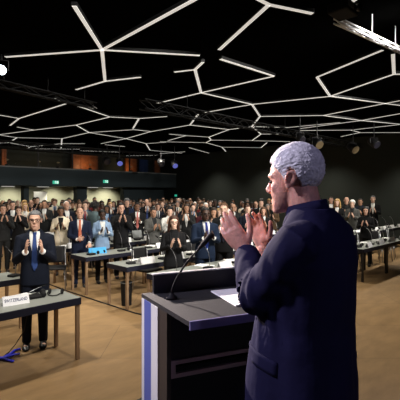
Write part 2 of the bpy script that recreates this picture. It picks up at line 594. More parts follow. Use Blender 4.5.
truss('lighting_truss', uv(5.2, 6.95, 3.9), uv(16.2, 6.95, 3.9), M['truss'], 'long black lighting truss crossing the ceiling from centre to right behind the head', .2, .016)
truss('lighting_truss', at(-12, 81.5, 4.0), at(95, 106, 4.0), M['truss'], 'slim black lighting truss at the upper left beside the glaring spotlight', .13, .014)
truss('lighting_truss', at(336, 20.5, 4.06), at(402, 51, 4.06), M['alu'], 'bright silver lighting truss in the top right corner', .055, .011)
truss('lighting_truss', uv(5.0, 16.4, 3.9), uv(14.5, 16.4, 3.9), M['truss'], 'black lighting truss in front of the interpreter booths')


def stage_lamp(px, py, z, lens, label, r=.11, aim=None, top=None):
    p = at(px, py, z)
    t = thing('stage_lamp', label, 'stage light', p, 0, None)
    aim = Vector(aim) - p if aim is not None else Vector((.4, -1, -.7))
    a = aim.normalized()
    rot = a.to_track_quat('Z', 'Y').to_matrix().to_4x4()
    bm = bmesh.new()
    tube(bm, [a * -.24, a * -.2, a * .0, a * .14, a * .15], [r * .5, r * .85, r, r, r * .96], 18)
    obj('spot_housing', finish(bm, True), M['lampbody'], t)
    bm = bmesh.new(); cyl(bm, a * .15, r * .86, .012, 20, axis=a); obj('lens', finish(bm), M[lens], t)
    s = a.cross(Vector((0, 0, 1))).normalized()
    h = (ZC if top is None else top) - p.z
    bm = bmesh.new()
    tube(bm, [s * (r + .015), s * (r + .02) + Vector((0, 0, .17)), s * -(r + .02) + Vector((0, 0, .17)), s * -(r + .015)], .012, 6)
    tube(bm, [Vector((0, 0, .17)), Vector((0, 0, h))], .018, 8)
    obj('yoke', finish(bm), M['blackmetal'], t)
    for i, q in enumerate(kids(t)):
        q.rotation_euler = (0, 0, 0)
    return p, a


KEYP, KEYA = stage_lamp(1.5, 70, 4.10, 'spotlens', 'glaring white spotlight at the left edge shining at the stage', .09, aim=(-.3, .0, 2.1))
for px, py, z, l, lab, r in [(107, 160.5, 3.55, 'darklens', 'dark stage lamp in front of the booths, left of the blue-lit one', .17), (119.5, 162, 3.5, 'bluelens', 'stage lamp with violet glowing lens beside the wide wood panel', .15),
                          (161, 163, 3.5, 'darklens', 'dark stage lamp hanging before the pale booth panel', .16), (174.5, 164.5, 3.45, 'bluelens', 'stage lamp with violet glowing lens nearest the hall corner', .15),
                          (317, 143, 3.62, 'warmlens', 'stage lamp with amber glow right of the white-haired head', .16), (353, 148, 3.60, 'warmlens', 'stage lamp with amber glow at the truss end by the right wall', .16),
                          (300, 138, 3.70, 'darklens', 'black stage lamp hanging just above the white-haired head', .12),
                          (374, 143, 3.66, 'darklens', 'black stage lamp hanging at the right beyond the amber lamps', .14)]:
    stage_lamp(px, py, z, l, lab, r)
# projector at the top right
p = at(343, 10, 4.05)
t = thing('projector', 'black ceiling projector box above the silver truss at top right', 'projector', p, RZ)
bm = bmesh.new(); box(bm, (-.15, -.12, -.06), (.15, .12, .06), bevel=.02); obj('housing', finish(bm), M['black'], t)
bm = bmesh.new(); cyl(bm, (.07, -.12, 0), .04, .05, 16, axis=(0, -1, 0)); obj('lens', finish(bm, True), M['darklens'], t)
bm = bmesh.new(); cyl(bm, (0, 0, .06), .025, ZC - 4.11, 10); obj('ceiling_mount', finish(bm), M['blackmetal'], t)
bm = bmesh.new()
for i in range(6):
    box(bm, (-.13 + i * .025, -.126, -.03), (-.118 + i * .025, -.12, .03))
obj('vent', finish(bm), M['trimgrey'], t)


# ------------------------------------------------------------------ people
def hand(bm, wrist, d, nrm, side, L=.19, curl=.25, spread=.12, r0=.0092):
    """side +1 left hand, -1 right hand; nrm: direction the palm faces"""
    d = Vector(d).normalized()
    nrm = Vector(nrm)
    nrm = (nrm - d * nrm.dot(d)).normalized()
    w = d.cross(nrm) * (-side)            # towards the thumb
    k = L / .19
    W = Vector(wrist)
    tube(bm, [W - d * .03 * k, W + d * .01 * k, W + d * .045 * k, W + d * .088 * k], [(.027 * k, .02 * k), (.029 * k, .019 * k), (.038 * k, .017 * k), (.041 * k, .013 * k)], 14, hint=w, round_ends=True)
    ell(bm, W + d * .04 * k + w * .022 * k + nrm * .008 * k, .02 * k)
    for i, (off, ln, rr) in enumerate([(.031, .074, 1.0), (.0105, .082, 1.04), (-.0105, .076, 1.0), (-.030, .06, .88)]):
        b = W + d * (.082 - .006 * abs(i - 1)) * k + w * off * k
        sp = spread * (1.5 - i) * .7
        dd = (d * math.cos(sp) + w * math.sin(sp))
        pts, rad = [b - d * .012 * k], [r0 * k * rr * 1.05]
        c = curl * (1 + .25 * (i - 1))
        p, ang = b, c * .3
        for j, fr in enumerate((.45, .31, .24)):
            q = dd * math.cos(ang) + nrm * math.sin(ang)
            p = p + q * ln * fr * k
            pts.append(p)
            rad.append(r0 * k * rr * (.98, .9, .8)[j])
            ang += c
        pts.insert(1, b)
        rad.insert(1, r0 * k * rr * 1.05)
        tube(bm, pts, rad, 10, round_ends=True)
    b = W + d * .022 * k + w * .022 * k + nrm * .004 * k
    t1 = b + (d * .62 + w * .75 + nrm * .2).normalized() * .042 * k
    t2 = t1 + (d * .82 + w * .5 + nrm * .2).normalized() * .034 * k
    t3 = t2 + (d * .93 + w * .3 + nrm * .18).normalized() * .026 * k
    tube(bm, [b, t1, t2, t3], [.0155 * k, .0125 * k, .0108 * k, .009 * k], 10, round_ends=True)


def head(bm, Hm, old=False, fem=False):
    """Hm: matrix from head space (centre of the head, facing -Y) to body space"""
    b2 = bmesh.new()
    j = .92 if fem else 1.0
    ell(b2, (0, .016, .036), (.074, .095, .083), u=24, v=16)
    loft(b2, rings_body([(-.117, .020 * j, -.088, -.05), (-.108, .033 * j, -.096, -.03), (-.085, .046 * j, -.096, -.005), (-.055, .056 * j, -.092, .02), (-.02, .064, -.088, .05),
                         (.01, .068, -.085, .07), (.035, .070, -.088, .08), (.062, .067, -.082, .08), (.085, .055, -.065, .06)], 22, 2.1))
    tube(b2, [(0, -.084, .022), (0, -.098, .0), (0, -.110, -.022), (0, -.104, -.032)], [.008, .010, .0135, .009], 10, round_ends=True)
    for s in (-1, 1):
        ell(b2, (s * .012, -.098, -.028), (.009, .010, .008))
        tube(b2, [(s * .010, -.090, .026), (s * .032, -.084, .030), (s * .054, -.064, .024)], [.0075, .008, .005], 8, round_ends=True)
        ell(b2, (s * .041, -.062, -.020), (.017, .016, .020))
        ell(b2, (s * .027, -.074, -.045), (.018, .012, .022))
        # ear: rim, lobe and bowl
        em = Matrix.Translation((s * .076, .018, -.004)) @ Matrix.Rotation(s * math.radians(22), 4, 'Z') @ Matrix.Rotation(math.radians(-12), 4, 'X')
        pts = [em @ Vector((s * (.004 + .006 * math.sin(a)), -.017 * math.cos(a) * (1 if a < PI else .8), .030 * math.sin(a))) for a in [(-.15 + 1.25 * i / 10) * PI for i in range(11)]]
        tube(b2, pts, .0062, 8, round_ends=True)
        ell(b2, em @ Vector((s * .001, -.008, -.026)), (.007, .009, .011))
        ell(b2, em @ Vector((-s * .004, -.002, 0)), (.008, .017, .028))
    tube(b2, [(-.022, -.090, -.066), (0, -.0985, -.0635), (.022, -.090, -.066)], [.004, .0062, .004], 8, round_ends=True)
    tube(b2, [(-.018, -.090, -.074), (0, -.0985, -.0755), (.018, -.090, -.074)], [.004, .0068, .004], 8, round_ends=True)
    ell(b2, (0, -.086, -.103), (.021, .016, .016))
    nk = .047 if fem else .058
    tube(b2, [(0, .022, -.03), (0, .030, -.10), (0, .045, -.17), (0, .05, -.23)], [(nk, nk * 1.05), (nk, nk * 1.05), (nk * 1.05, nk * 1.05), (nk * 1.3, nk * 1.2)], 16)
    if not fem:
        ell(b2, (0, -.022, -.15), (.014, .014, .018))
    b2.transform(Matrix.Scale(10, 4))
    me = remesh(b2, .038, 7)
    me.transform(Hm @ Matrix.Scale(.1, 4))
    bm.from_mesh(me)
    bpy.data.meshes.remove(me)


def head_matrix(z, yaw=0, pitch=0, roll=0, y=-.035, x=0):
    return Matrix.Translation((x, y, z)) @ Matrix.Rotation(yaw, 4, 'Z') @ Matrix.Rotation(pitch, 4, 'X') @ Matrix.Rotation(roll, 4, 'Y')


def lerp_table(t, a):
    for (a0, v0), (a1, v1) in zip(t, t[1:]):
        if a <= a1:
            f = (a - a0) / (a1 - a0)
            f = f * f * (3 - 2 * f)
            return v0 + (v1 - v0) * f
    return t[-1][1]


HAIRLINE = {
    'short': [(0, .070), (35, .068), (55, .045), (68, .020), (77, -.012), (84, .015), (90, .034), (105, .030), (116, -.01), (128, -.055), (150, -.075), (180, -.080)],
    'bald': [(0, .30), (60, .30), (72, .05), (80, .0), (92, .034), (105, .028), (116, -.01), (128, -.055), (180, -.07)],
    'full': [(0, .060), (40, .052), (60, .02), (75, -.06), (110, -.10), (180, -.13)],
}


def hair_shell(kind, thick=.014, rough=.006, nu=90, nv=60, freq=28, seed=0, top=0.0, sweep=1.0):
    bm = bmesh.new()
    rows = []
    c = Vector((0, .016, .036))
    rad = Vector((.074, .096, .083))
    for i in range(nv + 1):
        th = PI * i / nv
        row = []
        for k in range(nu):
            az = 2 * PI * k / nu
            d = Vector((math.sin(th) * math.sin(az), -math.sin(th) * math.cos(az), math.cos(th)))
            s = 1.0 / math.sqrt((d.x / rad.x) ** 2 + (d.y / rad.y) ** 2 + (d.z / rad.z) ** 2)
            p0 = c + d * s
            aa = abs(math.degrees(az if az < PI else az - 2 * PI))
            h = lerp_table(HAIRLINE[kind], aa) + .006 * noise.noise(Vector((az * 5, seed, 3)))
            m = max(0.0, min(1.0, (p0.z - h) / .016 + .5))
            m = m * m * (3 - 2 * m)
            wob = p0 + .012 * Vector((noise.noise(p0 * 25), noise.noise(p0 * 25 + Vector((9, 0, 0))), 0))
            nz = noise.noise(Vector((wob.x * freq * 1.5 * sweep, wob.y * freq / sweep, wob.z * freq)) + Vector((seed, 0, 0))) + .6 * noise.noise(Vector((wob.x * sweep, wob.y / sweep, wob.z)) * freq * 2.3 + Vector((0, seed, 0)))
            up = max(0.0, d.z)
            rr = s * .80 * (1 - m) + m * (s + thick * (.75 + .5 * up) + top * up + rough * nz)
            row.append(c + d * rr)
        rows.append(row)
    vt = bm.verts.new(rows[0][0])
    vr = [[bm.verts.new(p) for p in row] for row in rows[1:-1]]
    vb = bm.verts.new(rows[-1][0])
    for k in range(nu):
        k2 = (k + 1) % nu
        bm.faces.new((vt, vr[0][k], vr[0][k2]))
        for a, b in zip(vr, vr[1:]):
            bm.faces.new((a[k], b[k], b[k2], a[k2]))
        bm.faces.new((vr[-1][k], vb, vr[-1][k2]))
    return bm


def hair_long(length=.2, curly=False):
    bm = hair_shell('full', .014, .004, 48, 32)
    for s in (-1, 1):
        tube(bm, [(s * .055, .0, .08), (s * .082, .01, .0), (s * .088, .02, -.09), (s * .092, .015, -.09 - length * .5), (s * .085, .01, -.09 - length)], [(.03, .04), (.024, .05), (.026, .05), (.03, .045), (.012, .02)], 12, hint=(1, 0, 0), round_ends=True)
    tube(bm, [(0, .07, .06), (0, .098, -.03), (0, .105, -.13), (0, .10, -.09 - length)], [(.06, .03), (.08, .03), (.085, .035), (.06, .02)], 16, hint=(1, 0, 0), round_ends=True)
    if curly:
        rr = random.Random(3)
        for i in range(60):
            a = rr.uniform(.35, 1.65) * PI
            z = rr.uniform(-.09 - length, .11)
            q = .092 if z < .04 else .092 * math.sqrt(max(.05, 1 - ((z - .04) / .09) ** 2))
            ell(bm, (math.sin(a) * q, .016 - math.cos(a) * q * 1.1, z), rr.uniform(.016, .03), u=8, v=6)
    return bm


def body_bm(P, scale_w=1.0, fem=False):
    bm = bmesh.new()
    head(bm, P['head'], fem=fem)
    w = scale_w
    loft(bm, rings_body([(.86, .13 * w, -.08, .09), (.98, .135 * w, -.085, .09), (1.1, .12 * w, -.08, .08), (1.25, .135 * w, -.09, .09), (1.38, .15 * w, -.075, .09), (1.44, .13 * w, -.055, .085), (1.49, .07 * w, -.04, .075), (1.51, .05, -.03, .065)], 20))
    for s in (-1, 1):
        A = P['L' if s > 0 else 'R']
        sh, el, wr = map(Vector, A['arm'])
        tube(bm, [sh, sh.lerp(el, .5), el, el.lerp(wr, .3), wr], [.045, .042, .036, .036, .025], 12, round_ends=True)
        hand(bm, wr, A['dir'], A['n'], s, A.get('L', .185), A.get('curl', .25), A.get('spread', .16))
        tube(bm, [(s * .085, 0, .92), (s * .09, -.01, .5), (s * .095, .015, .08)], [.075, .05, .036], 12, round_ends=True)
        tube(bm, [(s * .095, .03, .045), (s * .105, -.12, .035)], [(.032, .03), (.036, .02)], 10, hint=(1, 0, 0), round_ends=True)
    return bm


def jacket_bm(P, fem=False, hem=.80, bulk=1.0):
    bm = bmesh.new()
    if fem:
        rows = [(hem, .185, -.115, .125), (.92, .18, -.11, .13), (1.06, .148, -.10, .105), (1.18, .158, -.115, .108), (1.27, .17, -.135, .112), (1.36, .175, -.105, .112), (1.42, .155, -.075, .105), (1.46, .10, -.055, .088), (1.485, .066, -.04, .078)]
    else:
        rows = [(hem, .182, -.13, .13), (.94, .178, -.13, .13), (1.08, .164, -.125, .118), (1.2, .174, -.13, .122), (1.32, .186, -.128, .13), (1.39, .178, -.108, .126), (1.435, .148, -.084, .116), (1.475, .10, -.06, .095), (1.515, .07, -.046, .082)]
    rows = [(z, w * bulk, f * bulk, b * bulk) for z, w, f, b in rows]
    loft(bm, rings_body(rows, 32, 2.5))
    for s in (-1, 1):
        A = P['L' if s > 0 else 'R']
        sh, el, wr = map(Vector, A['arm'])
        k = (.88 if fem else 1.0)
        e1 = el.lerp(wr, .12)
        tube(bm, [sh + Vector((-s * .03, 0, .0)), sh, sh.lerp(el, .45), el, e1, el.lerp(wr, .5), el.lerp(wr, .95)], [.062 * k, .068 * k, .063 * k, .056 * k, .054 * k, .049 * k, .042 * k], 16)
        ell(bm, el, .057 * k)
    return bm


def cuff_bm(P, s):
    bm = bmesh.new()
    if s:
        A = P['L' if s > 0 else 'R']
        sh, el, wr = map(Vector, A['arm'])
        tube(bm, [el.lerp(wr, .8), el.lerp(wr, 1.02)], [.040, .036], 14)
    return bm


def trousers_bm(fem=False, P=None):
    bm = bmesh.new()
    k = .95 if fem else 1.0
    loft(bm, rings_body([(.78, .16 * k, -.10, .115), (.9, .168 * k, -.108, .122), (1.02, .15 * k, -.10, .105)], 24))
    for s in (-1, 1):
        tube(bm, [(s * .088, .0, .88), (s * .092, -.005, .7), (s * .095, -.012, .48), (s * .098, .005, .25), (s * .10, .015, .045)], [(.092 * k, .10 * k), (.086 * k, .092 * k), (.069 * k, .074 * k), (.06 * k, .066 * k), (.056 * k, .065 * k)], 18, hint=(1, 0, 0))
    return bm


def shoe_bm(s):
    bm = bmesh.new()
    rows = []
    for y, w, h in [(.085, .02, .05), (.075, .034, .075), (.03, .04, .085), (-.03, .042, .075), (-.08, .047, .06), (-.14, .046, .048), (-.18, .034, .038), (-.20, .014, .022)]:
        ring = []
        for k in range(14):
            a = 2 * PI * k / 14
            ring.append(Vector((s * .10 + w * math.cos(a), y, max(0.004, h / 2 + h / 2 * math.sin(a) * 1.05))))
        rows.append(ring)
    loft(bm, rows)
    return bm


def bvh_of(*mes):
    vs, fs = [], []
    for me in mes:
        o = len(vs)
        vs += [v.co.copy() for v in me.vertices]
        fs += [[i + o for i in p.vertices] for p in me.polygons]
    return BVHTree.FromPolygons(vs, fs)


def front_patch(bm, bvh, profile, off, nx=6, thick=.012, y0=-.2, nz=14):
    """profile: list of (z, xa, xb) from the bottom up; laid on the front of the body"""
    F_, B_ = [], []
    zs = [profile[0][0] + (profile[-1][0] - profile[0][0]) * i / nz for i in range(nz + 1)]
    for z in zs:
        for (z0, a0, b0), (z1, a1, b1) in zip(profile, profile[1:]):
            if z <= z1 + 1e-9:
                f = (z - z0) / (z1 - z0)
                xa, xb = a0 + (a1 - a0) * f, b0 + (b1 - b0) * f
                break
        rf, rb = [], []
        for i in range(nx + 1):
            x = xa + (xb - xa) * i / nx
            hit = bvh.ray_cast(Vector((x, y0, z)), Vector((0, 1, 0)))
            y = hit[0].y if hit[0] is not None else -.06
            rf.append(bm.verts.new((x, y - off, z)))
            rb.append(bm.verts.new((x, y - off + thick, z)))
        F_.append(rf)
        B_.append(rb)
    n = len(F_)
    for i in range(n - 1):
        for j in range(nx):
            bm.faces.new((F_[i][j], F_[i][j + 1], F_[i + 1][j + 1], F_[i + 1][j]))
            bm.faces.new((B_[i][j], B_[i + 1][j], B_[i + 1][j + 1], B_[i][j + 1]))
        bm.faces.new((F_[i][0], F_[i + 1][0], B_[i + 1][0], B_[i][0]))
        bm.faces.new((F_[i][nx], B_[i][nx], B_[i + 1][nx], F_[i + 1][nx]))
    for j in range(nx):
        bm.faces.new((F_[0][j], B_[0][j], B_[0][j + 1], F_[0][j + 1]))
        bm.faces.new((F_[-1][j], F_[-1][j + 1], B_[-1][j + 1], B_[-1][j]))


def pose(kind, fem=False):
    sx = .152 if fem else .170
    sz = 1.385 if fem else 1.400
    def both(el, wr, d, n, **k):
        out = {}
        for s, nm in ((1, 'L'), (-1, 'R')):
            out[nm] = dict(arm=[(s * sx, .01, sz), (s * el[0], el[1], el[2]), (s * wr[0], wr[1], wr[2])], dir=(s * d[0], d[1], d[2]), n=(s * n[0], n[1], n[2]), **k)
        return out
    hz = 1.625 if not fem else 1.605
    if kind == 'clap':
        P = both((.215, -.05, 1.125), (.082, -.265, 1.20), (-.22, -.45, .85), (-1, .1, 0))
    elif kind == 'clap_open':
        P = both((.215, -.06, 1.13), (.095, -.27, 1.255), (-.14, -.35, .93), (-1, .25, 0), spread=.2)
    elif kind == 'clap_high':
        P = both((.22, -.12, 1.15), (.075, -.29, 1.33), (-.2, -.3, .92), (-1, .1, 0))
    elif kind == 'down':
        P = both((.225, .03, 1.12), (.235, -.04, .87), (-.05, -.1, -1), (-1, 0, 0), curl=.4)
    elif kind == 'fold':        # one hand at the chest, the other resting low
        P = both((.22, -.02, 1.12), (.05, -.24, 1.06), (-.85, -.3, .2), (0, 1, -.2), curl=.5)
        P['L']['arm'] = [(sx, .01, sz), (.225, -.05, 1.12), (.20, -.26, .98)]
        P['L']['dir'] = (.1, -.7, -.55)
        P['L']['n'] = (0, .4, -1)
    P['head'] = head_matrix(hz)
    return P


BODY, TOP, SHIRT, TIE, LAPEL, CUFF = {}, {}, {}, {}, {}, {}
for fem in (False, True):
    for k in ('clap', 'clap_open', 'clap_high', 'down', 'fold'):
        if fem and k in ('clap_open', 'fold'):
            continue
        P = pose(k, fem)
        key = (fem, k)
        BODY[key] = remesh(body_bm(P, .9 if fem else 1.0, fem), .0055, 3)
        TOP[key] = remesh(jacket_bm(P, fem), .011, 5)
        CUFF[key] = [finish(cuff_bm(P, q), True) for q in (-1, 1)]
        if k in ('clap', 'down') or True:
            bvh = bvh_of(TOP[key], BODY[key])
            bm = bmesh.new()
            front_patch(bm, bvh, [(1.10, -.008, .008), (1.3, -.045, .045), (1.44, -.064, .064), (1.485 if not fem else 1.45, -.058, .058)], .006)
            SHIRT[key] = finish(bm, True)
            bm = bmesh.new()
            front_patch(bm, bvh, [(.99 if not fem else 1.1, -.004, .004), (1.05, -.036, .036), (1.3, -.028, .028), (1.435, -.017, .017), (1.455, -.022, .022), (1.475, -.024, .024)], .014, 4)
            TIE[key] = finish(bm, True)
            for s in (-1, 1):
                bm = bmesh.new()
                front_patch(bm, bvh, [(1.09, s * .004, s * .012), (1.22, s * .026, s * .07), (1.33, s * .05, s * .095), (1.345, s * .053, s * .085), (1.47 if not fem else 1.44, s * .066, s * .092)], .011, 4, .014)
                LAPEL[(fem, k, s)] = finish(bm, True)
TROUS = {False: remesh(trousers_bm(False), .014, 4), True: remesh(trousers_bm(True), .014, 4)}
bm = bmesh.new()
loft(bm, rings_body([(.46, .175, -.125, .135), (.6, .18, -.125, .14), (.8, .182, -.115, .14), (.95, .165, -.10, .115), (1.02, .15, -.1, .105)], 24, 2.2))
SKIRT = finish(bm, True)
SHOE = {s: finish(shoe_bm(s), True) for s in (-1, 1)}
HM = {False: pose('clap')['head'], True: pose('clap', True)['head']}
HAIR = {}
for fem in (False, True):
    defs = {'short': lambda: hair_shell('short', .011, .004, 72, 48), 'bald': lambda: hair_shell('bald', .006, .003, 60, 40), 'full': lambda: hair_shell('full', .016, .005, 60, 40),
            'curly': lambda: hair_shell('short', .022, .012, 72, 48, 45, top=.01), 'long': lambda: hair_long(.16), 'curls': lambda: hair_long(.16, True)}
    for k, fn in defs.items():
        if (k in ('long', 'curls')) and not fem:
            continue
        bm = fn()
        bm.transform(HM[fem])
        HAIR[(fem, k)] = remesh(bm, .009, 2) if k in ('long', 'curls') else finish(bm, True)
    # dreadlocks gathered on top
bm = hair_shell('full', .02, .008, 60, 40)
for i in range(26):
    a = 2 * PI * i / 13 + (.2 if i > 12 else 0)
    q = .05 if i < 13 else .085
    tube(bm, [(q * .6 * math.sin(a), .03 + q * .6 * math.cos(a), .12), (q * math.sin(a), .03 + q * math.cos(a), .15 - .02 * (i > 12)), (q * 1.25 * math.sin(a), .035 + q * 1.3 * math.cos(a), .10), (q * 1.15 * math.sin(a), .05 + q * 1.1 * math.cos(a), .02)], [.014, .015, .014, .009], 8, round_ends=True)
bm.transform(HM[False])
HAIR[(False, 'locks')] = remesh(bm, .009, 2)


def glasses_bm(Hm):
    bm = bmesh.new()
    for s in (-1, 1):
        c = Vector((s * .033, -.100, .006))
        pts = [c + Vector((.026 * math.cos(a), 0, .019 * math.sin(a))) for a in [2 * PI * i / 16 for i in range(17)]]
        tube(bm, pts, .0028, 6)
        tube(bm, [c + Vector((s * .026, 0, .008)), (s * .074, -.06, .012), (s * .08, .01, .014)], .0025, 6)
    tube(bm, [(-.008, -.101, .01), (.008, -.101, .01)], .003, 6)
    bm.transform(Hm)
    return bm


GLASSES = {f: finish(glasses_bm(HM[f]), True) for f in (False, True)}
EYE = {}
MOUTH = {}
for f in (False, True):
    for s in (-1, 1):
        bm = bmesh.new()
        ell(bm, (s * .032, -.0785, .006), (.0115, .010, .0062))
        bm.transform(HM[f])
        EYE[(f, s)] = finish(bm, True)
    bm = bmesh.new()
    tube(bm, [(-.021, -.0925, -.068), (0, -.1035, -.0705), (.021, -.0925, -.068)], [.002, .0038, .002], 6, round_ends=True)
    bm.transform(HM[f])
    MOUTH[f] = finish(bm, True)

SKINS = {'light': (.56, .33, .24), 'fair': (.64, .41, .31), 'tan': (.40, .22, .14), 'brown': (.17, .085, .05), 'dark': (.065, .035, .024)}
HAIRC = {'black': (.010, .009, .009), 'dark brown': (.03, .018, .011), 'brown': (.09, .045, .022), 'auburn': (.055, .025, .016), 'blond': (.42, .26, .10), 'grey': (.13, .13, .135), 'white': (.72, .71, .68)}
CLOTH = {'black': (.006, .006, .007), 'dark navy': (.005, .0075, .016), 'navy': (.007, .012, .032), 'blue': (.007, .015, .036), 'charcoal': (.016, .017, .018), 'grey': (.075, .075, .07), 'brown': (.09, .055, .03), 'beige': (.48, .40, .29),
         'cream': (.66, .58, .45), 'light blue': (.22, .32, .47), 'teal grey': (.075, .11, .12), 'white': (.72, .72, .70), 'red': (.13, .018, .018), 'green': (.018, .04, .024), 'burgundy': (.05, .01, .014), 'pale yellow': (.40, .34, .20), 'orange': (.6, .2, .05)}


def person(label, p, fem=False, kind='clap', hair='short', hc='dark brown', skin='light', top='dark navy', shirt='white', tie=None, glasses=False, h=1.75, face=None, detail=False, bottom=None, skirt=False, group='standing delegates', lapels=True, wide=1.0, name='person'):
    if face is None:
        tgt = Vector((.55, 1.3, 0))
        f = tgt - Vector(p)
        rz = math.atan2(f.y, f.x) + PI / 2 + R.uniform(-.22, .22)
    else:
        rz = face
    t = thing(name, label, 'person', p, rz, group)
    s = h / (1.745 if not fem else 1.725)
    t.scale = (s * wide, s * wide, s)
    key = (fem, kind)
    o = obj('body', BODY[key], M['skin'], t, SKINS[skin])
    if hair:
        obj('hair', HAIR[(fem, hair)], M['hair'], t, HAIRC[hc])
    jo = obj('jacket', TOP[key], M['cloth'], t, CLOTH[top])
    if shirt:
        obj('shirt', SHIRT[key], M['cloth'], t, CLOTH[shirt])
        if detail:
            for cm in CUFF[key]:
                obj('shirt_cuff', cm, M['cloth'], t, CLOTH[shirt])
    if tie:
        obj('tie', TIE[key], M['cloth'], t, tie)
    if detail and lapels:
        for q in (-1, 1):
            c = tuple(min(1, x * 1.25 + .002) for x in CLOTH[top])
            obj('lapel', LAPEL[(fem, kind, q)], M['cloth'], jo, c)
    if detail:
        for q in (-1, 1):
            obj('eye', EYE[(fem, q)], M['eye'], t)
        obj('mouth', MOUTH[fem], M['lip'], t)
    b = CLOTH[bottom or top]
    if skirt:
        obj('skirt', SKIRT, M['cloth'], t, b)
    else:
        obj('trousers', TROUS[fem], M['cloth'], t, b)
    if glasses:
        obj('glasses', GLASSES[fem], M['glasses'], t)
    for q in (-1, 1):
        obj('shoe', SHOE[q], M['leather'], t)
    return t


def row(px, v, **k):
    return uv(on_v(px, v), v)


placed = []      # (point, short description) used to describe their neighbours


def key(short, label, p, **k):
    placed.append((Vector(p), short))
    k.setdefault('detail', True)
    return person(label, p, **k)


key('the man at the SWITZERLAND table', 'smiling man in dark navy suit, blue tie and glasses clapping behind the SWITZERLAND table', atd(35, 300, 5.2) * 1 - Vector((0, 0, atd(35, 300, 5.2).z)),
    kind='clap_open', hair='short', hc='grey', skin='light', top='dark navy', tie=(.03, .06, .19), glasses=True, h=1.75, face=math.radians(20))
key('the orange-tied man', 'balding bearded man in navy suit with orange tie, one hand on the table', row(80, 7.87), kind='fold', hair='bald', hc='brown', skin='light', top='navy', tie=(.55, .16, .09), h=1.68, face=math.radians(16))
key('the light blue blazer', 'dark-skinned woman in light blue blazer and black skirt clapping beside the orange-tied man', row(102, 7.87), fem=True, kind='clap', hair='full', hc='black', skin='dark', top='light blue', shirt='white', bottom='black', h=1.62, face=math.radians(25))
key('the man raising his hands', 'dark-haired man in black jacket holding both hands before his face', row(121, 8.0), kind='clap_high', hair='short', hc='black', skin='light', top='black', shirt='black', h=1.76, face=math.radians(18))
key('the grey-jacketed clapper', 'bearded man in grey jacket clapping to the left of the long-haired women', row(153, 7.9), kind='clap', hair='short', hc='black', skin='tan', top='grey', shirt='charcoal', bottom='black', h=1.62, face=math.radians(30))
key('the pink-tied man', 'dark-skinned man in black suit with white shirt and pink tie clapping', row(137.5, 9.35), kind='clap', hair='short', hc='black', skin='brown', top='black', tie=(.5, .16, .14), h=1.72)
key('the cream-coated woman', 'woman in long cream coat over black top with dark hair, clapping', row(61, 9.35), fem=True, kind='clap', hair='full', hc='black', skin='brown', top='cream', shirt='black', bottom='cream', skirt=True, h=1.66)
key('the person with dreadlocks', 'person with black dreadlocks in teal grey jacket turned to one side', row(95, 9.5), kind='down', hair='locks', hc='black', skin='dark', top='teal grey', shirt=None, lapels=False, bottom='black', h=1.74, face=math.radians(150))
key('the brown-haired woman', 'woman with long dark brown hair in dark brown jacket behind the one with glasses', row(168, 9.35), fem=True, kind='clap', hair='long', hc='dark brown', skin='light', top='black', shirt='brown', h=1.62)
key('the woman with glasses', 'woman with long auburn hair, glasses and black jacket, hands joined, behind the front table', row(173.5, 5.14), fem=True, kind='clap', hair='long', hc='auburn', skin='fair', top='black', shirt='black', glasses=True, h=1.60, face=math.radians(12))
key('the blue-suited man', 'dark-skinned man in blue suit, white shirt, blue tie and glasses clapping at the front table', row(205, 5.16), kind='clap', hair='short', hc='black', skin='dark', top='blue', tie=(.02, .04, .22), glasses=True, h=1.72, wide=1.08, face=math.radians(14))
key('the white-shirted man', 'pale man in black suit and white shirt half hidden behind the raised hands', row(224, 5.3), kind='clap', hair='short', hc='brown', skin='fair', top='black', tie=(.03, .03, .05), h=1.79)
key('the clapper by the left edge', 'man in dark grey suit clapping at the left edge of the photo', row(3, 10.75), kind='clap_high', hair='short', hc='dark brown', skin='light', top='charcoal', shirt='charcoal', h=1.70)
key('the man in dark suit by the left edge', 'man with parted dark hair in dark suit and open white shirt, near the left edge', row(12.5, 12.2), kind='clap', hair='short', hc='black', skin='light', top='dark navy', shirt='white', h=1.76)
key('the reddish-haired woman', 'woman in black with reddish hair standing left of the bespectacled man', row(19, 10.98), fem=True, kind='clap_high', hair='full', hc='auburn', skin='fair', top='black', shirt='black', h=1.64)
key('the woman at the right table', 'woman with long curly dark hair in black reaching forward behind the right tables', row(366, 4.55), fem=True, kind='clap', hair='curls', hc='black', skin='light', top='black', shirt='black', h=1.62, face=math.radians(-30))
# the group by the right wall
for px, v, hgt, kw, lab in [
    (331, 7.35, 1.86, dict(hair='short', hc='dark brown', top='charcoal', skin='light'), 'man in charcoal jacket first of the group along the right wall'),
    (337.5, 6.35, 1.80, dict(fem=True, hair='long', hc='blond', top='black', skin='fair'), 'blond woman in black, second of the group along the right wall'),
    (346.5, 6.5, 1.86, dict(hair='bald', hc='brown', top='black', skin='light'), 'balding man in black suit in the middle of the right wall group'),
    (352.5, 6.1, 1.74, dict(hair='curly', hc='white', top='grey', skin='fair'), 'white-haired person in pale coat in front of the right wall group'),
    (360.5, 6.3, 1.80, dict(hair='short', hc='black', top='navy', skin='tan'), 'man in navy suit behind the curly-haired woman at right'),
    (373, 6.25, 1.90, dict(hair='short', hc='grey', top='black', skin='fair'), 'tall grey-haired man in black suit, last of the group along the right wall')]:
    key('the right wall group', lab, row(px, v), kind='clap', h=hgt, detail=False, shirt='white' if int(px) % 2 else 'charcoal', group='people standing along the right wall', **kw)

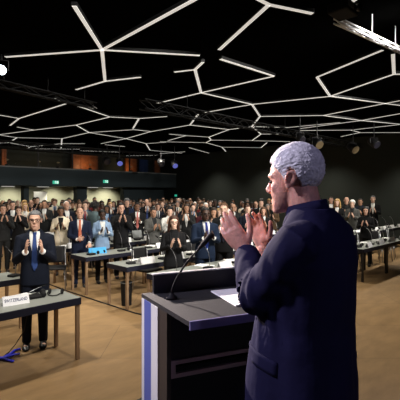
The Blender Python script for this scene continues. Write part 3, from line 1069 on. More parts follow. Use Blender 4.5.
# ---- the crowd behind
used = [q for q, _ in placed]
crowd = []
rows_v = [6.5, 9.35, 10.8, 12.25, 13.3, 14.2, 15.0, 15.8, 16.6, 17.4, 18.1]
for i, v in enumerate(rows_v):
    u = max(3.85, v * .333)
    if v == 6.5:
        u = 5.9
    if v == 9.35:
        u = 4.9
    umax = min(16.2, v * 1.46)
    step = .60 if v < 13 else .56
    u += R.uniform(0, .4)
    while u < umax:
        p = uv(u + R.uniform(-.06, .06), v + R.uniform(-.10, .10))
        u += step + R.uniform(0, .16)
        px, _ = pix(p + Vector((0, 0, 1.6)))
        if px < -2 or px > 272:
            continue
        if v == 6.5 and px < 208:
            continue
        if any((p - q).length < .52 for q in used):
            continue
        if R.random() < .05:
            continue
        used.append(p)
        crowd.append(p)
for v, u0 in ((7.9, 6.75), (7.9, 7.4), (7.9, 8.05), (7.9, 8.7), (7.9, 9.35), (7.9, 10.0), (7.9, 10.7), (7.9, 11.4)):
    p = uv(u0 + R.uniform(-.05, .05), v)
    px, _ = pix(p)
    if px < 272 and not any((p - q).length < .5 for q in used):
        used.append(p)
        crowd.append(p)
WTOP = ['black'] * 7 + ['dark navy'] * 5 + ['navy'] * 4 + ['charcoal'] * 4 + ['grey'] * 3 + ['brown', 'beige', 'cream', 'light blue', 'teal grey', 'white', 'white', 'red', 'green', 'burgundy', 'pale yellow', 'blue']
labels_used = {}
adj = lambda dx, dy: None
shorts = [(pix(q + Vector((0, 0, 1.6)))[0], pix(q)[0], s) for q, s in placed if 'wall group' not in s]
crowd.sort(key=lambda p: (round(pix(p)[0] // 12), p.y))
order_in = {}
for p in crowd:
    px = pix(p)[0]
    fem = R.random() < .42
    skin = R.choice(['light', 'light', 'light', 'fair', 'fair', 'tan', 'tan', 'brown', 'dark'])
    if skin in ('brown', 'dark'):
        hc = 'black'
    elif skin == 'tan':
        hc = R.choice(['black', 'dark brown'])
    else:
        hc = R.choice(['dark brown', 'dark brown', 'brown', 'brown', 'black', 'blond', 'auburn', 'grey', 'white'])
    hair = R.choice(['long', 'long', 'full', 'curls'] if fem else ['short', 'short', 'short', 'bald', 'curly'])
    top = R.choice(WTOP)
    shirt = R.choice(['white', 'white', 'white', 'black', 'light blue'])
    kd = R.choice(['clap', 'clap', 'clap_high', 'clap_high', 'down'])
    tie = R.choice([None, (.03, .05, .16), (.3, .03, .03), (.02, .02, .03)]) if (not fem and shirt != 'black') else None
    h = R.gauss(1.61, .05) if fem else R.gauss(1.71, .055)
    h = max(1.52, min(1.84, h))
    hx = {'long': 'long %s hair', 'full': 'chin-length %s hair', 'curls': 'curly %s hair', 'short': 'short %s hair', 'bald': 'receding %s hair', 'curly': 'thick %s hair'}[hair] % hc
    near = min(shorts, key=lambda s: abs(s[0] - px))
    side = 'behind' if abs(near[0] - px) < 7 else ('left of' if px < near[0] else 'right of')
    who = 'woman' if fem else 'man'
    kk = (near[2], side)
    order_in[kk] = order_in.get(kk, 0) + 1
    lab = '%s with %s in %s, %s deep in the crowd %s %s' % (who, hx, top, ORD[order_in[kk] - 1], side, near[2])
    words = lab.split()
    if len(words) > 15:
        lab = '%s with %s in %s, %s %s %s' % (who, hx, top, ORD[order_in[kk] - 1], side, near[2].replace(' by the left edge', ' at left').replace(' in dark suit', '').replace(' at the SWITZERLAND table', ' with the card'))
    if len(lab.replace(',', '').split()) > 16:
        lab = lab.replace('chin-length ', '').replace('receding ', '').replace('dark navy', 'navy')
    if len(lab.replace(',', '').split()) > 16:
        lab = lab.replace('with long', 'with').replace('with short', 'with').replace('with curly', 'with').replace('with thick', 'with').replace('dark brown', 'brown')
    person(lab, p, fem, kd, hair, hc, skin, top, shirt, tie, R.random() < .15, h, detail=False, bottom=None if R.random() < .6 else 'black', group='standing crowd', skirt=fem and R.random() < .3)
NCROWD = len(crowd)


# ------------------------------------------------------------------ conference furniture
TD = .62


def make_table(L, label, loc, group='conference tables', rz=RZ, legm='leg'):
    t = thing('conference_table', label, 'table', loc, rz, group)
    bm = bmesh.new(); box(bm, (0, 0, .715), (L, TD, .74), bevel=.004); obj('table_top', finish(bm), M['top'], t)
    bm = bmesh.new(); box(bm, (.0, -.012, .655), (L, .012, .7375), bevel=.003); box(bm, (0, TD - .012, .655), (L, TD + .008, .7375), bevel=.003)
    box(bm, (-.006, .012, .655), (.012, TD - .012, .7375)); box(bm, (L - .012, .012, .655), (L + .006, TD - .012, .7375)); obj('edge_frame', finish(bm), M['fascia'], t)
    for x in (.03, L - .03):
        for y in (.03, TD - .03):
            bm = bmesh.new(); box(bm, (x - .022, y - .022, 0), (x + .022, y + .022, .715), bevel=.004); obj('leg', finish(bm), M[legm], t)
    return t


def chair_proto(label, loc, rz):
    t = thing('conference_chair', label, 'chair', loc, rz, 'black conference chairs')
    bm = bmesh.new(); box(bm, (-.22, -.21, .43), (.22, .21, .475), bevel=.018); obj('seat', finish(bm, True), M['plastic'], t)
    bm = bmesh.new()
    loft(bm, [[Vector((x * w, .20 + .05 * f + .03 * (x * x - 1) * -1 * .6 + dy, .52 + .34 * f)) for x, dy in ((-1, 0), (-.5, 0), (0, 0), (.5, 0), (1, 0), (1, .025), (.5, .025), (0, .025), (-.5, .025), (-1, .025))] for f, w in ((0, .19), (.15, .21), (.85, .205), (1, .18))])
    obj('backrest', finish(bm, True), M['plastic'], t)
    for sx in (-1, 1):
        bm = bmesh.new(); tube(bm, [(sx * .19, -.17, .435), (sx * .215, -.22, 0)], .0115, 8); obj('leg', finish(bm, True), M['chrome'], t)
        bm = bmesh.new(); tube(bm, [(sx * .19, .24, .84), (sx * .195, .20, .5), (sx * .2, .14, .435), (sx * .215, .24, 0)], .0115, 8); obj('leg', finish(bm, True), M['chrome'], t)
    return t


def mic_proto(label, loc, rz):
    t = thing('delegate_microphone', label, 'microphone', loc, rz, 'delegate microphones')
    bm = bmesh.new(); box(bm, (-.075, -.06, 0), (.075, .06, .035), bevel=.01); obj('base', finish(bm), M['plastic'], t)
    bm = bmesh.new(); tube(bm, [(0, -.03, .03), (0, -.03, .16), (0, -.005, .27), (0, .06, .36), (0, .13, .41)], .0045, 6); gn = obj('gooseneck', finish(bm, True), M['chrome'], t)
    bm = bmesh.new(); tube(bm, [(0, .12, .404), (0, .17, .43)], [.012, .015], 10, round_ends=True); obj('microphone_head', finish(bm, True), M['black'], gn)
    return t


def card_proto(label, loc, rz, m='white'):
    t = thing('name_card', label, 'name card', loc, rz, 'name cards on the tables')
    bm = bmesh.new()
    w, h, d = .15, .115, .045
    for sg in (-1, 1):
        vs = []
        for (x, y, z) in ((-w, sg * d, 0), (w, sg * d, 0), (w, 0, h), (-w, 0, h)):
            vs.append(Vector((x, y, z)))
        th = Vector((0, -sg * .003, -.001))
        a = [bm.verts.new(q) for q in vs]
        b = [bm.verts.new(q + th) for q in vs]
        bm.faces.new(a); bm.faces.new(list(reversed(b)))
        for i in range(4):
            bm.faces.new((a[i], a[(i + 1) % 4], b[(i + 1) % 4], b[i]))
    obj('folded_card', finish(bm), M[m], t)
    return t


def headset_proto(label, loc, rz):
    t = thing('headset', label, 'headphones', loc, rz, 'interpretation headsets')
    for s in (-1, 1):
        bm = bmesh.new(); ell(bm, (s * .075, 0, .036), (.018, .036, .036)); obj('earpiece', finish(bm, True), M['plastic'], t)
    bm = bmesh.new(); tube(bm, [(-.08, 0, .04), (-.085, .06, .03), (-.05, .12, .016), (0, .14, .014), (.05, .12, .016), (.085, .06, .03), (.08, 0, .04)], .007, 6); obj('headband', finish(bm, True), M['plastic'], t)
    return t


def laptop_proto(label, loc, rz):
    t = thing('laptop', label, 'laptop', loc, rz, 'laptops on the tables')
    bm = bmesh.new(); box(bm, (-.16, -.11, 0), (.16, .11, .018), bevel=.005); obj('base', finish(bm), M['plastic'], t)
    bm = bmesh.new(); box(bm, (-.16, 0, 0), (.16, .01, .21), bevel=.004, mtx=Matrix.Translation((0, -.11, .018)) @ Matrix.Rotation(math.radians(18), 4, 'X')); obj('screen', finish(bm), M['trimgrey'], t)
    return t


def paper_proto(label, loc, rz):
    bm = bmesh.new()
    for i in range(5):
        box(bm, (-.105, -.148, i * .0025), (.105, .148, i * .0025 + .002), Matrix.Rotation((i * 37 % 7 - 3) * .02, 4, 'Z'))
    o = obj('paper_stack', finish(bm), M['paper'])
    o.location = loc
    o.rotation_euler = (0, 0, rz)
    return tag(o, label, 'papers', 'papers on the tables')


PROTO = {}


def put(kind, label, loc, rz):
    fn = dict(chair=chair_proto, mic=mic_proto, card=card_proto, headset=headset_proto, laptop=laptop_proto, paper=paper_proto)[kind]
    if kind not in PROTO:
        PROTO[kind] = fn(label, loc, rz)
        return PROTO[kind]
    return dup(PROTO[kind], loc, rz, label)


TL = 1.44
Q = random.Random(5)
# the SWITZERLAND table and the one behind it, left of the aisle
make_table(TL, 'white-topped table with bronze legs carrying the SWITZERLAND name card', uv(2.37 - TL, 4.38))
make_table(TL, 'white-topped table behind the bespectacled man at the left edge', uv(2.32 - TL, 5.98))
blocks = []
RN = ['front', 'second', 'third', 'fourth', 'fifth', 'sixth', 'seventh']
for i, v in enumerate((4.35, 5.62, 7.05, 8.5, 9.93, 11.36)):
    u0 = (3.80, 3.88, 3.92, 3.95, 3.95, 3.95)[i]
    blocks.append((v, u0, (3, 3, 5, 6, 6, 6)[i], RN[i] + ' row', i))
for i, v in enumerate((3.72, 5.25)):
    blocks.append((v, 8.85, (4, 5)[i], ('front', 'second')[i] + ' right row', 10 + i))


def vis(p, z=.74, m=6):
    x, y = pix(Vector((p.x, p.y, z)))
    return -m < x < 400 + m and not (278 < x < 346)


for v, u0, n, rn, i in blocks:
    pre = ''
    for k in range(n):
        a = uv(u0 + k * (TL + .012), v)
        b = uv(u0 + k * (TL + .012) + TL, v)
        if not (vis(a) or vis(b)):
            continue
        nth = ORD[k]
        make_table(TL, 'white-topped conference table in the %s, %s from the aisle' % (rn, nth), a, legm='leg' if i < 10 else 'blackmetal')
        for s in range(2):
            uc = u0 + k * (TL + .012) + .36 + s * .72
            so = ORD[k * 2 + s]
            pc = uv(uc, v + .82)
            if not (i == 1 and k == 0 and s == 0) and vis(pc, .6, 2) and not any((pc - q).length < .42 for q in used):
                put('chair', 'black chrome-legged chair at the %s, %s from the aisle' % (rn, so), pc, RZ + Q.uniform(-.12, .12) + 0)
            z = .7405
            if not vis(uv(uc, v + .3), .8, 0):
                continue
            put('mic', 'gooseneck delegate microphone on the %s, %s from the aisle' % (rn, so), uv(uc - .12, v + .22, z), RZ + Q.uniform(-.2, .2))
            if i in (1,) and k == 0 and s == 0:
                pass
            if not (i == 2 and k == 0 and s == 0):
                if Q.random() < (.4 if i == 0 else .95):
                    put('card', 'white folded name card on the %s, %s from the aisle' % (rn, so), uv(uc + .13, v + .075, z), RZ + Q.uniform(-.1, .1))
            if Q.random() < .45:
                put('headset', 'black headset lying on the %s, %s from the aisle' % (rn, so), uv(uc + .12, v + .24, z), RZ + Q.uniform(-1, 1))
            if Q.random() < .7:
                put('paper', 'white papers on the %s, %s from the aisle' % (rn, so), uv(uc + .14 if i else uc, v + .43, z), RZ + Q.uniform(-.3, .3))
            elif Q.random() < .6:
                put('laptop', 'dark laptop open on the %s, %s from the aisle' % (rn, so), uv(uc + .14, v + .45, z), RZ + PI)
# light blue card on the orange-tied man's table
c = card_proto('light blue folded name card on the table before the orange-tied man', at(97.5, 253.5, .7405), RZ - .15, 'bluecard')
c.scale = (1.25, 1, 1.1)

# things on the SWITZERLAND table
zt = .7405
sw = at(13.5, 302, .7405)
t = thing('name_card', 'white name card reading SWITZERLAND on the near left table', 'name card', at(15.6, 304.0, zt), math.radians(38))
bm = bmesh.new()
w, h = .138, .10
for sg in (-1, 1):
    vs = [Vector(q) for q in ((-w, sg * .045, 0), (w, sg * .045, 0), (w, 0, h), (-w, 0, h))]
    th = Vector((0, -sg * .003, -.001))
    a = [bm.verts.new(q) for q in vs]
    b = [bm.verts.new(q + th) for q in vs]
    bm.faces.new(a); bm.faces.new(list(reversed(b)))
    for i in range(4):
        bm.faces.new((a[i], a[(i + 1) % 4], b[(i + 1) % 4], b[i]))
fc = obj('folded_card', finish(bm), M['white'], t)
cu = bpy.data.curves.new('card_text', 'FONT')
cu.body = 'SWITZERLAND'
cu.size = .052
cu.align_x = 'CENTER'
cu.align_y = 'CENTER'
cu.extrude = .0006
cu.offset = .0006
tx = bpy.data.objects.new('card_text', cu)
col.objects.link(tx)
dg = bpy.context.evaluated_depsgraph_get()
tme = bpy.data.meshes.new_from_object(tx.evaluated_get(dg))
bpy.data.objects.remove(tx)
wid = max(q.co.x for q in tme.vertices) - min(q.co.x for q in tme.vertices)
to = obj('lettering', tme, M['ink'], fc)
ang = math.atan2(h, .045)
to.location = (0, -.0235, h / 2 + .001)
to.rotation_euler = (ang, 0, 0)
to.scale = (.236 / wid, .95, 1)
t = thing('conference_console', 'flat black conference console with low microphone stalk beside the SWITZERLAND name card', 'console', at(31, 298.5, zt), RZ - .1)
bm = bmesh.new(); box(bm, (-.11, -.06, 0), (.11, .06, .04), bevel=.012); obj('base', finish(bm), M['plastic'], t)
bm = bmesh.new(); tube(bm, [(-.05, .03, .035), (.0, .04, .07), (.10, .06, .10), (.16, .07, .112)], .004, 6); obj('gooseneck', finish(bm, True), M['chrome'], t)
bm = bmesh.new(); tube(bm, [(.15, .068, .11), (.19, .075, .115)], .009, 8, round_ends=True); obj('microphone_head', finish(bm, True), M['black'], t)
put('headset', 'black headset in the middle of the SWITZERLAND table', at(43, 296, zt), RZ + 1.2)
put('headset', 'black headset at the end of the SWITZERLAND table', at(56, 294, zt), RZ + 2.4)
put('paper', 'white papers at the far end corner of the SWITZERLAND table', uv(2.1, 4.85, zt) + Vector((-.03, .0, -.0)), RZ + .2).location = uv(1.9, 4.85, zt)
put('mic', 'microphone unit on the table behind the bespectacled man', at(14, 276.5, zt), RZ + .4)
for k, (u_, v_) in enumerate(((11.45, 4.66), (12.1, 4.56), (12.75, 4.62), (9.4, 4.7), (13.4, 4.6))):
    put('chair', 'black chair behind the front right table, %s of the loose ones' % ORD[k], uv(u_, v_), RZ + Q.uniform(-.4, .4))
put('chair', 'black chair standing in the aisle beside the orange-tied man', uv(3.72, 7.95), RZ - .5)

# cable along the block, litter bin, trailing strap
def cable(name, pts, r, label):
    bm = bmesh.new()
    tube(bm, pts, r, 8)
    return tag(obj(name, finish(bm, True), M['cable']), label, 'cable')


cable('floor_cable', [uv(3.83, 9.2, .012), uv(3.82, 7.6, .012), uv(3.85, 6.6, .012), uv(3.9, 5.4, .012), uv(4.02, 4.75, .012)], .012, 'dark cable running along the floor past the table legs')
c0 = uv(1.95, 5.03)
cable('hanging_cable', [atd(28, 303, 4.85), atd(27, 316, 4.8), atd(24, 331, 4.75), at(15, 345, .06), at(9, 352, .012), at(4, 356, .012)], .006, 'thin cable trailing from the SWITZERLAND table down to the floor')
p = at(126.5, 305, 0)
t = thing('litter_bin', 'black litter bin on the floor beside the second row table leg', 'bin', p)
bm = bmesh.new()
tube(bm, [(0, 0, 0), (0, 0, .012), (0, 0, .40), (0, 0, .41)], [.085, .088, .105, .107], 24)
obj('bin_body', finish(bm, True), M['plastic'], t)
bm = bmesh.new()
tube(bm, [(math.cos(a) * .105, math.sin(a) * .105, .405) for a in [2 * PI * i / 24 for i in range(25)]], .007, 6)
obj('rim', finish(bm, True), M['trimgrey'], t)
t = None
bm = bmesh.new()
def strap(pts):
    q = [at(x, y, .02) for x, y in pts]
    tube(bm, q, [(.020, .012)] * len(q), 8, hint=(.7, .7, 0), round_ends=True)
strap([(-8, 360), (2, 358), (10, 354), (15, 350), (20, 349)])
strap([(2, 358), (9, 356.5), (14, 354.5), (19, 354)])
strap([(0, 357.5), (7, 359.5), (13, 361)])
tag(obj('floor_strap', finish(bm, True), M['bluestrap']), 'bright blue forked strap lying on the floor at the left edge', 'strap')

# ------------------------------------------------------------------ lectern
hz = .56
A = at(189.5, 322, CH - hz)
B = at(252, 313.6, CH - hz)
C = at(141.5, 293.4, CH - hz)
e = (B - A).normalized()
n = (C - A)
D = C + e * .84
Bq = A + e * .80
zt = CH - hz
lect = thing('lectern', 'black-topped lectern with white and blue side panel in front of the clapping speaker', 'lectern', (A.x, A.y, .36))
O = Vector((A.x, A.y, .36))


def prism(bm, poly, z0, z1):
    a = [bm.verts.new((q.x - O.x, q.y - O.y, z0 - O.z)) for q in poly]
    b = [bm.verts.new((q.x - O.x, q.y - O.y, z1 - O.z)) for q in poly]
    bm.faces.new(list(reversed(a)))
    bm.faces.new(b)
    for i in range(len(poly)):
        j = (i + 1) % len(poly)
        bm.faces.new((a[i], a[j], b[j], b[i]))


def lp(t, s=0.0):          # t along the depth (0 near, 1 far), s metres along the width
    return A + n * t + e * s


bm = bmesh.new(); prism(bm, [A, Bq, D, C], zt - .022, zt); obj('top', finish(bm), M['podtop'], lect)
bm = bmesh.new(); prism(bm, [lp(-.012, .0), lp(-.012, .80), lp(.004, .80), lp(.004, .0)], zt - .036, zt + .003); obj('front_lip', finish(bm), M['podlip'], lect)
bm = bmesh.new(); prism(bm, [lp(.93, .055), lp(.97, .84), lp(1.0, .84), lp(.965, .055)], zt, zt + .105); obj('upstand', finish(bm), M['poddark'], lect)
bm = bmesh.new(); prism(bm, [lp(.925, .05), lp(.965, .845), lp(1.005, .845), lp(.97, .05)], zt + .105, zt + .112); obj('upstand_cap', finish(bm), M['podwhite'], lect)
zb = .36
bm = bmesh.new(); prism(bm, [lp(.41, .0), lp(.41, .022), lp(.60, .022), lp(.60, .0)], zb, zt - .022); obj('side_panel', finish(bm), M['podbrown'], lect)
bm = bmesh.new(); prism(bm, [lp(.60, -.002), lp(.60, .022), lp(.75, .022), lp(.75, -.002)], zb, zt - .022); obj('side_panel', finish(bm), M['podwhite'], lect)
bm = bmesh.new(); prism(bm, [lp(.75, -.002), lp(.75, .022), lp(.92, .022), lp(.92, -.002)], zb, zt - .022); obj('side_panel', finish(bm), M['podblue'], lect)
bm = bmesh.new(); prism(bm, [lp(.92, -.002), lp(.92, .022), lp(.985, .022), lp(.985, -.002)], zb, zt - .022); obj('side_panel', finish(bm), M['podwhite'], lect)
bm = bmesh.new(); prism(bm, [lp(.41, .758), lp(.41, .78), lp(.985, .78), lp(.985, .758)], zb, zt - .022); obj('side_panel', finish(bm), M['podbrown'], lect)
bm = bmesh.new(); prism(bm, [lp(.95, .022), lp(.95, .758), lp(.985, .758), lp(.985, .022)], zb, zt - .022); obj('front_panel', finish(bm), M['poddark'], lect)
bm = bmesh.new(); prism(bm, [lp(.43, .022), lp(.43, .758), lp(.95, .758), lp(.95, .022)], zb, zb + .05); obj('base', finish(bm), M['poddark'], lect)
bm = bmesh.new(); prism(bm, [lp(.46, .022), lp(.46, .758), lp(.95, .758), lp(.95, .022)], 1.085, 1.10); obj('shelf', finish(bm), M['poddark'], lect)
bm = bmesh.new()
for z0, z1 in ((1.062, 1.083), (1.128, 1.148)):
    prism(bm, [lp(.405, .022), lp(.405, .758), lp(.43, .758), lp(.43, .022)], z0, z1)
for s0, s1 in ((.022, .045), (.735, .758)):
    prism(bm, [lp(.405, s0), lp(.405, s1), lp(.43, s1), lp(.43, s0)], 1.083, 1.128)
obj('shelf_frame', finish(bm), M['podframe'], lect)
bm = bmesh.new(); prism(bm, [lp(.42, .022), lp(.42, .758), lp(.45, .758), lp(.45, .022)], 1.149, zt - .022); obj('back_panel', finish(bm), M['poddark'], lect)

# papers and microphone on it
p1, p2 = at(209, 291, zt), at(238, 308, zt)
d = (p1 - p2)
t_pp = bmesh.new()
cpt = (p1 + p2) / 2
y = d.normalized()
x = Vector((y.y, -y.x, 0))
for i in range(6):
    off = Vector((0, 0, .0012 * i + .001))
    k = .0015 * (i % 3)
    q = [cpt - y * .16 + x * k, cpt - y * .16 + x * .215, cpt + y * .16 + x * .215, cpt + y * .16 + x * k]
    a = [t_pp.verts.new(v_ + off) for v_ in q]
    b = [t_pp.verts.new(v_ + off + Vector((0, 0, .001))) for v_ in q]
    t_pp.faces.new(list(reversed(a))); t_pp.faces.new(b)
    for i2 in range(4):
        t_pp.faces.new((a[i2], a[(i2 + 1) % 4], b[(i2 + 1) % 4], b[i2]))
pp = obj('speech_papers', finish(t_pp), M['paper'])
tag(pp, 'white speech papers lying on the black lectern top', 'papers')
mb = at(171.5, 299, zt)
mt = thing('gooseneck_microphone', 'tall gooseneck microphone bending up from the lectern towards the speaker', 'microphone', mb)
bm = bmesh.new(); tube(bm, [(0, 0, 0), (0, 0, .012), (0, 0, .02), (0, 0, .032)], [.030, .030, .018, .012], 18); obj('base', finish(bm, True), M['plastic'], mt)
pts = [Vector((0, 0, .02)), atd(172.5, 288, mb.y) - mb, atd(178, 276, 2.13) - mb, atd(188, 261, 2.06) - mb, atd(199, 249, 1.98) - mb]
fine = []
for i in range(len(pts) - 1):
    p0, p1_, p2_, p3 = pts[max(i - 1, 0)], pts[i], pts[i + 1], pts[min(i + 2, len(pts) - 1)]
    for s in range(6):
        f = s / 6
        fine.append(.5 * ((2 * p1_) + (p2_ - p0) * f + (2 * p0 - 5 * p1_ + 4 * p2_ - p3) * f * f + (3 * p1_ - p0 - 3 * p2_ + p3) * f ** 3))
fine.append(pts[-1])
bm = bmesh.new(); tube(bm, fine, .0052, 10); obj('gooseneck', finish(bm, True), M['truss'], mt)
a_, b_ = atd(200, 247.5, 1.975) - mb, atd(211, 235.5, 1.91) - mb
bm = bmesh.new(); tube(bm, [a_.lerp(b_, -.1), a_, a_.lerp(b_, .3), b_], [.006, .008, .012, .0145], 14, round_ends=True); obj('microphone_head', finish(bm, True), M['black'], mt)

# ------------------------------------------------------------------ the speaker
SP = Vector((.425, 1.47, .36))
PHI = math.radians(-127)
SPM = Matrix.Translation(SP) @ Matrix.Rotation(PHI, 4, 'Z')
INV = SPM.inverted()
SK = 1.80 / 1.745


def loc(w):
    return INV @ Vector(w)


spk = thing('person', 'white-haired man in navy suit seen from behind, clapping at the lectern', 'person', SP, PHI)
SHL, SHR = Vector((.182, .012, 1.452)), Vector((-.182, .012, 1.452))
LA = [SHL, loc((.205, 1.44, 1.600)), loc(atd(246, 251, 1.66))]
RA = [SHR, loc((.50, 1.80, 1.57)), loc(atd(263.5, 249, 1.80))]
LD = loc(atd(217, 211, 1.71)) - LA[2]
RD = loc(atd(252, 207, 1.83)) - RA[2]
Rn = INV.to_3x3() @ Vector((-.62, -.75, .10))
Ln = INV.to_3x3() @ Vector((.38, .92, .05))
HS = head_matrix(1.662, math.radians(1), math.radians(8), 0, y=-.085)
HSS = HS @ Matrix.Scale(1.0, 4)
bm = bmesh.new()
head(bm, HSS)
loft(bm, rings_body([(.9, .14, -.09, .10), (1.02, .14, -.09, .10), (1.13, .13, -.09, .09), (1.29, .14, -.095, .1), (1.40, .15, -.09, .085), (1.46, .11, -.09, .06), (1.52, .06, -.085, .035)], 20))
for s, Aq in ((1, LA), (-1, RA)):
    sh, el, wr = Aq
    tube(bm, [sh, sh.lerp(el, .5), el, el.lerp(wr, .3), el.lerp(wr, .8), wr], [.045, .042, .038, .040, .030, .027], 14, round_ends=True)
    tube(bm, [(s * .09, 0, .95), (s * .095, -.01, .52), (s * .10, .015, .08)], [.078, .052, .038], 12, round_ends=True)
    tube(bm, [(s * .10, .03, .045), (s * .11, -.12, .035)], [(.032, .03), (.036, .02)], 10, hint=(1, 0, 0), round_ends=True)
hand(bm, LA[2], LD, Ln, 1, .218, .22, .05, .0104)
hand(bm, RA[2], RD, Rn, -1, .200, .30, .05, .0100)
body = obj('body', remesh(bm, .0038, 3), M['skin_fine'], spk, (.72, .37, .27))
# hair in short thick waves
bm = hair_shell('short', .0125, .0033, 300, 190, 62, seed=4, top=.008, sweep=2.0)
bm.transform(HSS)
obj('hair', finish(bm, True), M['hair_waves'], spk)
for s in (-1, 1):
    bm = bmesh.new()
    ell(bm, (s * .032, -.0785, .006), (.0115, .010, .0062)); bm.transform(HSS)
    obj('eye', finish(bm, True), M['eye'], spk)
    bm = bmesh.new()
    tube(bm, [(s * .014, -.089, .031), (s * .034, -.084, .034), (s * .053, -.066, .028)], [.002, .0028, .0015], 8, round_ends=True); bm.transform(HSS)
    obj('eyebrow', finish(bm, True), M['hair'], spk, (.45, .45, .46))
# jacket
bm = bmesh.new()
loft(bm, rings_body([(.828, .206, -.250, .138), (.94, .200, -.245, .136), (1.04, .190, -.235, .128), (1.14, .184, -.215, .124), (1.25, .192, -.19, .132), (1.37, .202, -.16, .140), (1.445, .192, -.125, .128), (1.492, .158, -.10, .106), (1.532, .112, -.09, .080), (1.56, .078, -.085, .056)], 44, 2.5))
for s, Aq in ((1, LA), (-1, RA)):
    sh, el, wr = Aq
    tube(bm, [sh + Vector((-s * .05, .0, .004)), sh, sh.lerp(el, .25), sh.lerp(el, .55), sh.lerp(el, .85), el + (el - wr).normalized() * .012, el.lerp(wr, .18), el.lerp(wr, .45), el.lerp(wr, .75), el.lerp(wr, .93)],
         [.066, .074, .075, .071, .066, .064, .066, .062, .055, .050], 20)
    ell(bm, el, .066)
jm = remesh(bm, .0062, 6)
# cloth folds: soft ridges across the sleeves and down the back
for v_ in jm.vertices:
    q = v_.co
    nn = v_.normal
    a1 = noise.noise(Vector((q.x * 9, q.y * 9, q.z * 5)))
    dl = min((q - LA[1]).length, (q - RA[1]).length)
    fold = 0.0
    if dl < .22:
        fold = math.sin((q - LA[1]).dot((LA[2] - LA[0]).normalized()) * 95 + 3 * noise.noise(q * 11)) * .0042 * (1 - dl / .22)
    dv = .0035 * noise.noise(Vector((q.x * 16, q.y * 16, q.z * 3.2)) + Vector((5, 0, 0)))
    v_.co = q + nn * (.008 * a1 + 2.0 * fold + 1.3 * dv)
jk = obj('jacket', jm, M['suit'], spk)
# collar
bm = bmesh.new()
cr = []
for i in range(25):
    a = math.radians(-60 + 300 * i / 24)
    x_, y_ = math.cos(a), math.sin(a)
    cr.append((x_, y_))
ringsA = []
for (x_, y_) in cr:
    up = .5 + .5 * y_
    cx, cy = x_ * .066, -.034 + y_ * .068
    ox, oy = x_ * .076, -.034 + y_ * .079
    zt_ = 1.552 + .034 * up
    ringsA.append([Vector((cx, cy, zt_ - .05)), Vector((cx, cy, zt_)), Vector((cx * 1.05, cy + y_ * .004, zt_ + .006)), Vector((ox, oy, zt_ - .026)), Vector((ox * 1.15, oy + y_ * .011, zt_ - .06)), Vector((ox * 1.02, oy - y_ * .004, zt_ - .07))])
loft(bm, ringsA)
obj('collar', finish(bm, True), M['suit'], jk)
# shirt collar just inside
bm = bmesh.new()
ringsA = []
for (x_, y_) in cr:
    up = .5 + .5 * y_
    cx, cy = x_ * .061, -.036 + y_ * .063
    z0 = 1.550 + .030 * up
    ringsA.append([Vector((cx, cy, z0 - .06)), Vector((cx, cy, z0)), Vector((cx * 1.05, cy + y_ * .003, z0)), Vector((cx * 1.05, cy + y_ * .003, z0 - .06))])
loft(bm, ringsA)
obj('shirt_collar', finish(bm, True), M['cloth'], spk, (.05, .06, .16))
# pocket flap on his left hip
bvh = bvh_of(jm)
def side_patch(pts2, off, thick=.006):
    b = bmesh.new()
    fr, bk = [], []
    for r_ in pts2:
        rf, rb = [], []
        for (ang, z) in r_:
            d_ = Vector((math.cos(ang), math.sin(ang), 0))
            hit = bvh.ray_cast(Vector((0, 0, z)) + d_ * .24, -d_)
            q = hit[0] if hit[0] is not None else d_ * .18 + Vector((0, 0, z))
            rf.append(b.verts.new(q + d_ * off)); rb.append(b.verts.new(q + d_ * (off - thick)))
        fr.append(rf); bk.append(rb)
    m_, k_ = len(fr), len(fr[0])
    for i in range(m_ - 1):
        for j in range(k_ - 1):
            b.faces.new((fr[i][j], fr[i][j + 1], fr[i + 1][j + 1], fr[i + 1][j])); b.faces.new((bk[i][j], bk[i + 1][j], bk[i + 1][j + 1], bk[i][j + 1]))
        b.faces.new((fr[i][0], fr[i + 1][0], bk[i + 1][0], bk[i][0])); b.faces.new((fr[i][-1], bk[i][-1], bk[i + 1][-1], fr[i + 1][-1]))
    for j in range(k_ - 1):
        b.faces.new((fr[0][j], bk[0][j], bk[0][j + 1], fr[0][j + 1])); b.faces.new((fr[-1][j], fr[-1][j + 1], bk[-1][j + 1], bk[-1][j]))
    return finish(b, True)
flap = [[(math.radians(-60 + 42 * j / 10), 1.062 - .026 * j / 10 - .012 * i) for j in range(11)] for i in range(5)]
obj('pocket_flap', side_patch(flap, .0045), M['suit'], jk)
# cuffs, sleeve buttons
for s, Aq in ((1, LA), (-1, RA)):
    sh, el, wr = Aq
    bm = bmesh.new(); tube(bm, [el.lerp(wr, .85), el.lerp(wr, .965)], [.044, .042], 18); obj('shirt_cuff', finish(bm, True), M['cloth'], spk, (.10, .11, .22))
tro = trousers_bm()
tro.transform(Matrix.Diagonal((.74, .80, SK, 1)))
obj('trousers', remesh(tro, .012, 4), M['suit'], spk)
for s in (-1, 1):
    bm = shoe_bm(s); bm.transform(Matrix.Scale(SK, 4))
    obj('shoe', finish(bm, True), M['leather'], spk)

# ------------------------------------------------------------------ light
w = bpy.data.worlds.new('hall_dark')
scn.world = w
w.use_nodes = True
w.node_tree.nodes['Background'].inputs['Color'].default_value = (.55, .62, .75, 1)
w.node_tree.nodes['Background'].inputs['Strength'].default_value = .0

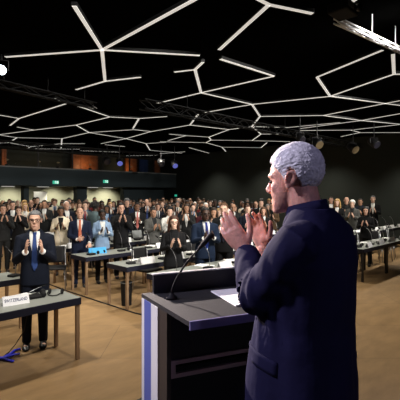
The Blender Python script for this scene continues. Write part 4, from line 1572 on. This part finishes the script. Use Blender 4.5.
# unseen spots added under the ceiling to brighten the hall, cones opening straight down
for u_ in (1.6, 5.2, 8.8, 12.4, 15.2):
    for v_ in (5.0, 8.4, 11.8, 15.2):
        p = uv(u_, v_, 4.25)
        if p.y < 3:
            continue
        lamp('hall_fill_spot', 'SPOT', p, 330, (1.0, .93, .80), p - Vector((-.05, .2, 4)), .12, 112, .9)
lamp('hall_fill_spot', 'SPOT', uv(6.8, 2.0, 4.25), 300, (1.0, .93, .82), uv(6.4, 2.0, 0), .12, 100, .9)  # one more added spot, brightening the floor on the right
# fill spots added out of view over the stage to brighten the audience's faces
for u_, v_, e_ in ((2.6, 1.2, 950), (5.5, 1.0, 1350), (9.0, 1.0, 1350), (12.5, 1.2, 950)):
    p = uv(u_, v_, 4.25)
    lamp('audience_fill_spot', 'SPOT', p, e_, (1.0, .95, .88), uv(u_ * .9 + .8, v_ + 8.0, 1.1), .15, 72, .8)
lamp('front_row_fill_spot', 'SPOT', (-.6, 1.6, 4.25), 300, (1.0, .92, .82), (-1.9, 5.4, 1.0), .15, 70, .9)  # unseen spot added to brighten the front left tables
# key spotlight in the fixture at the upper left
lamp('key_spot', 'SPOT', KEYP + KEYA * .2, 5200, (1.0, .84, .78), SP + Vector((-.1, .2, 1.6)), .06, 26, .6)
# stage wash from the front rig, cool back light from over the stage
lamp('stage_back_light', 'SPOT', (1.6, -1.2, 4.2), 70, (.62, .58, 1.0), SP + Vector((0, .1, 1.5)), .15, 45, .7)
lamp('stage_wash', 'SPOT', (-3.2, 1.5, 4.1), 640, (.80, .74, 1.0), SP + Vector((-.1, .1, 1.3)), .15, 50, .7)

# ------------------------------------------------------------------ camera
cam = bpy.data.cameras.new('camera')
cam.sensor_width = 36
cam.lens = 36.0
cam.shift_y = -(200 - HZ) / 400.0
cam.clip_start = .05
co = bpy.data.objects.new('camera', cam)
col.objects.link(co)
co.location = (0, 0, CH)
co.rotation_euler = (PI / 2, 0, 0)
scn.camera = co
scn.view_settings.view_transform = 'Standard'
scn.view_settings.look = 'None'
scn.view_settings.gamma = 1
scn.view_settings.exposure = 0
scn.view_settings.use_curve_mapping = False
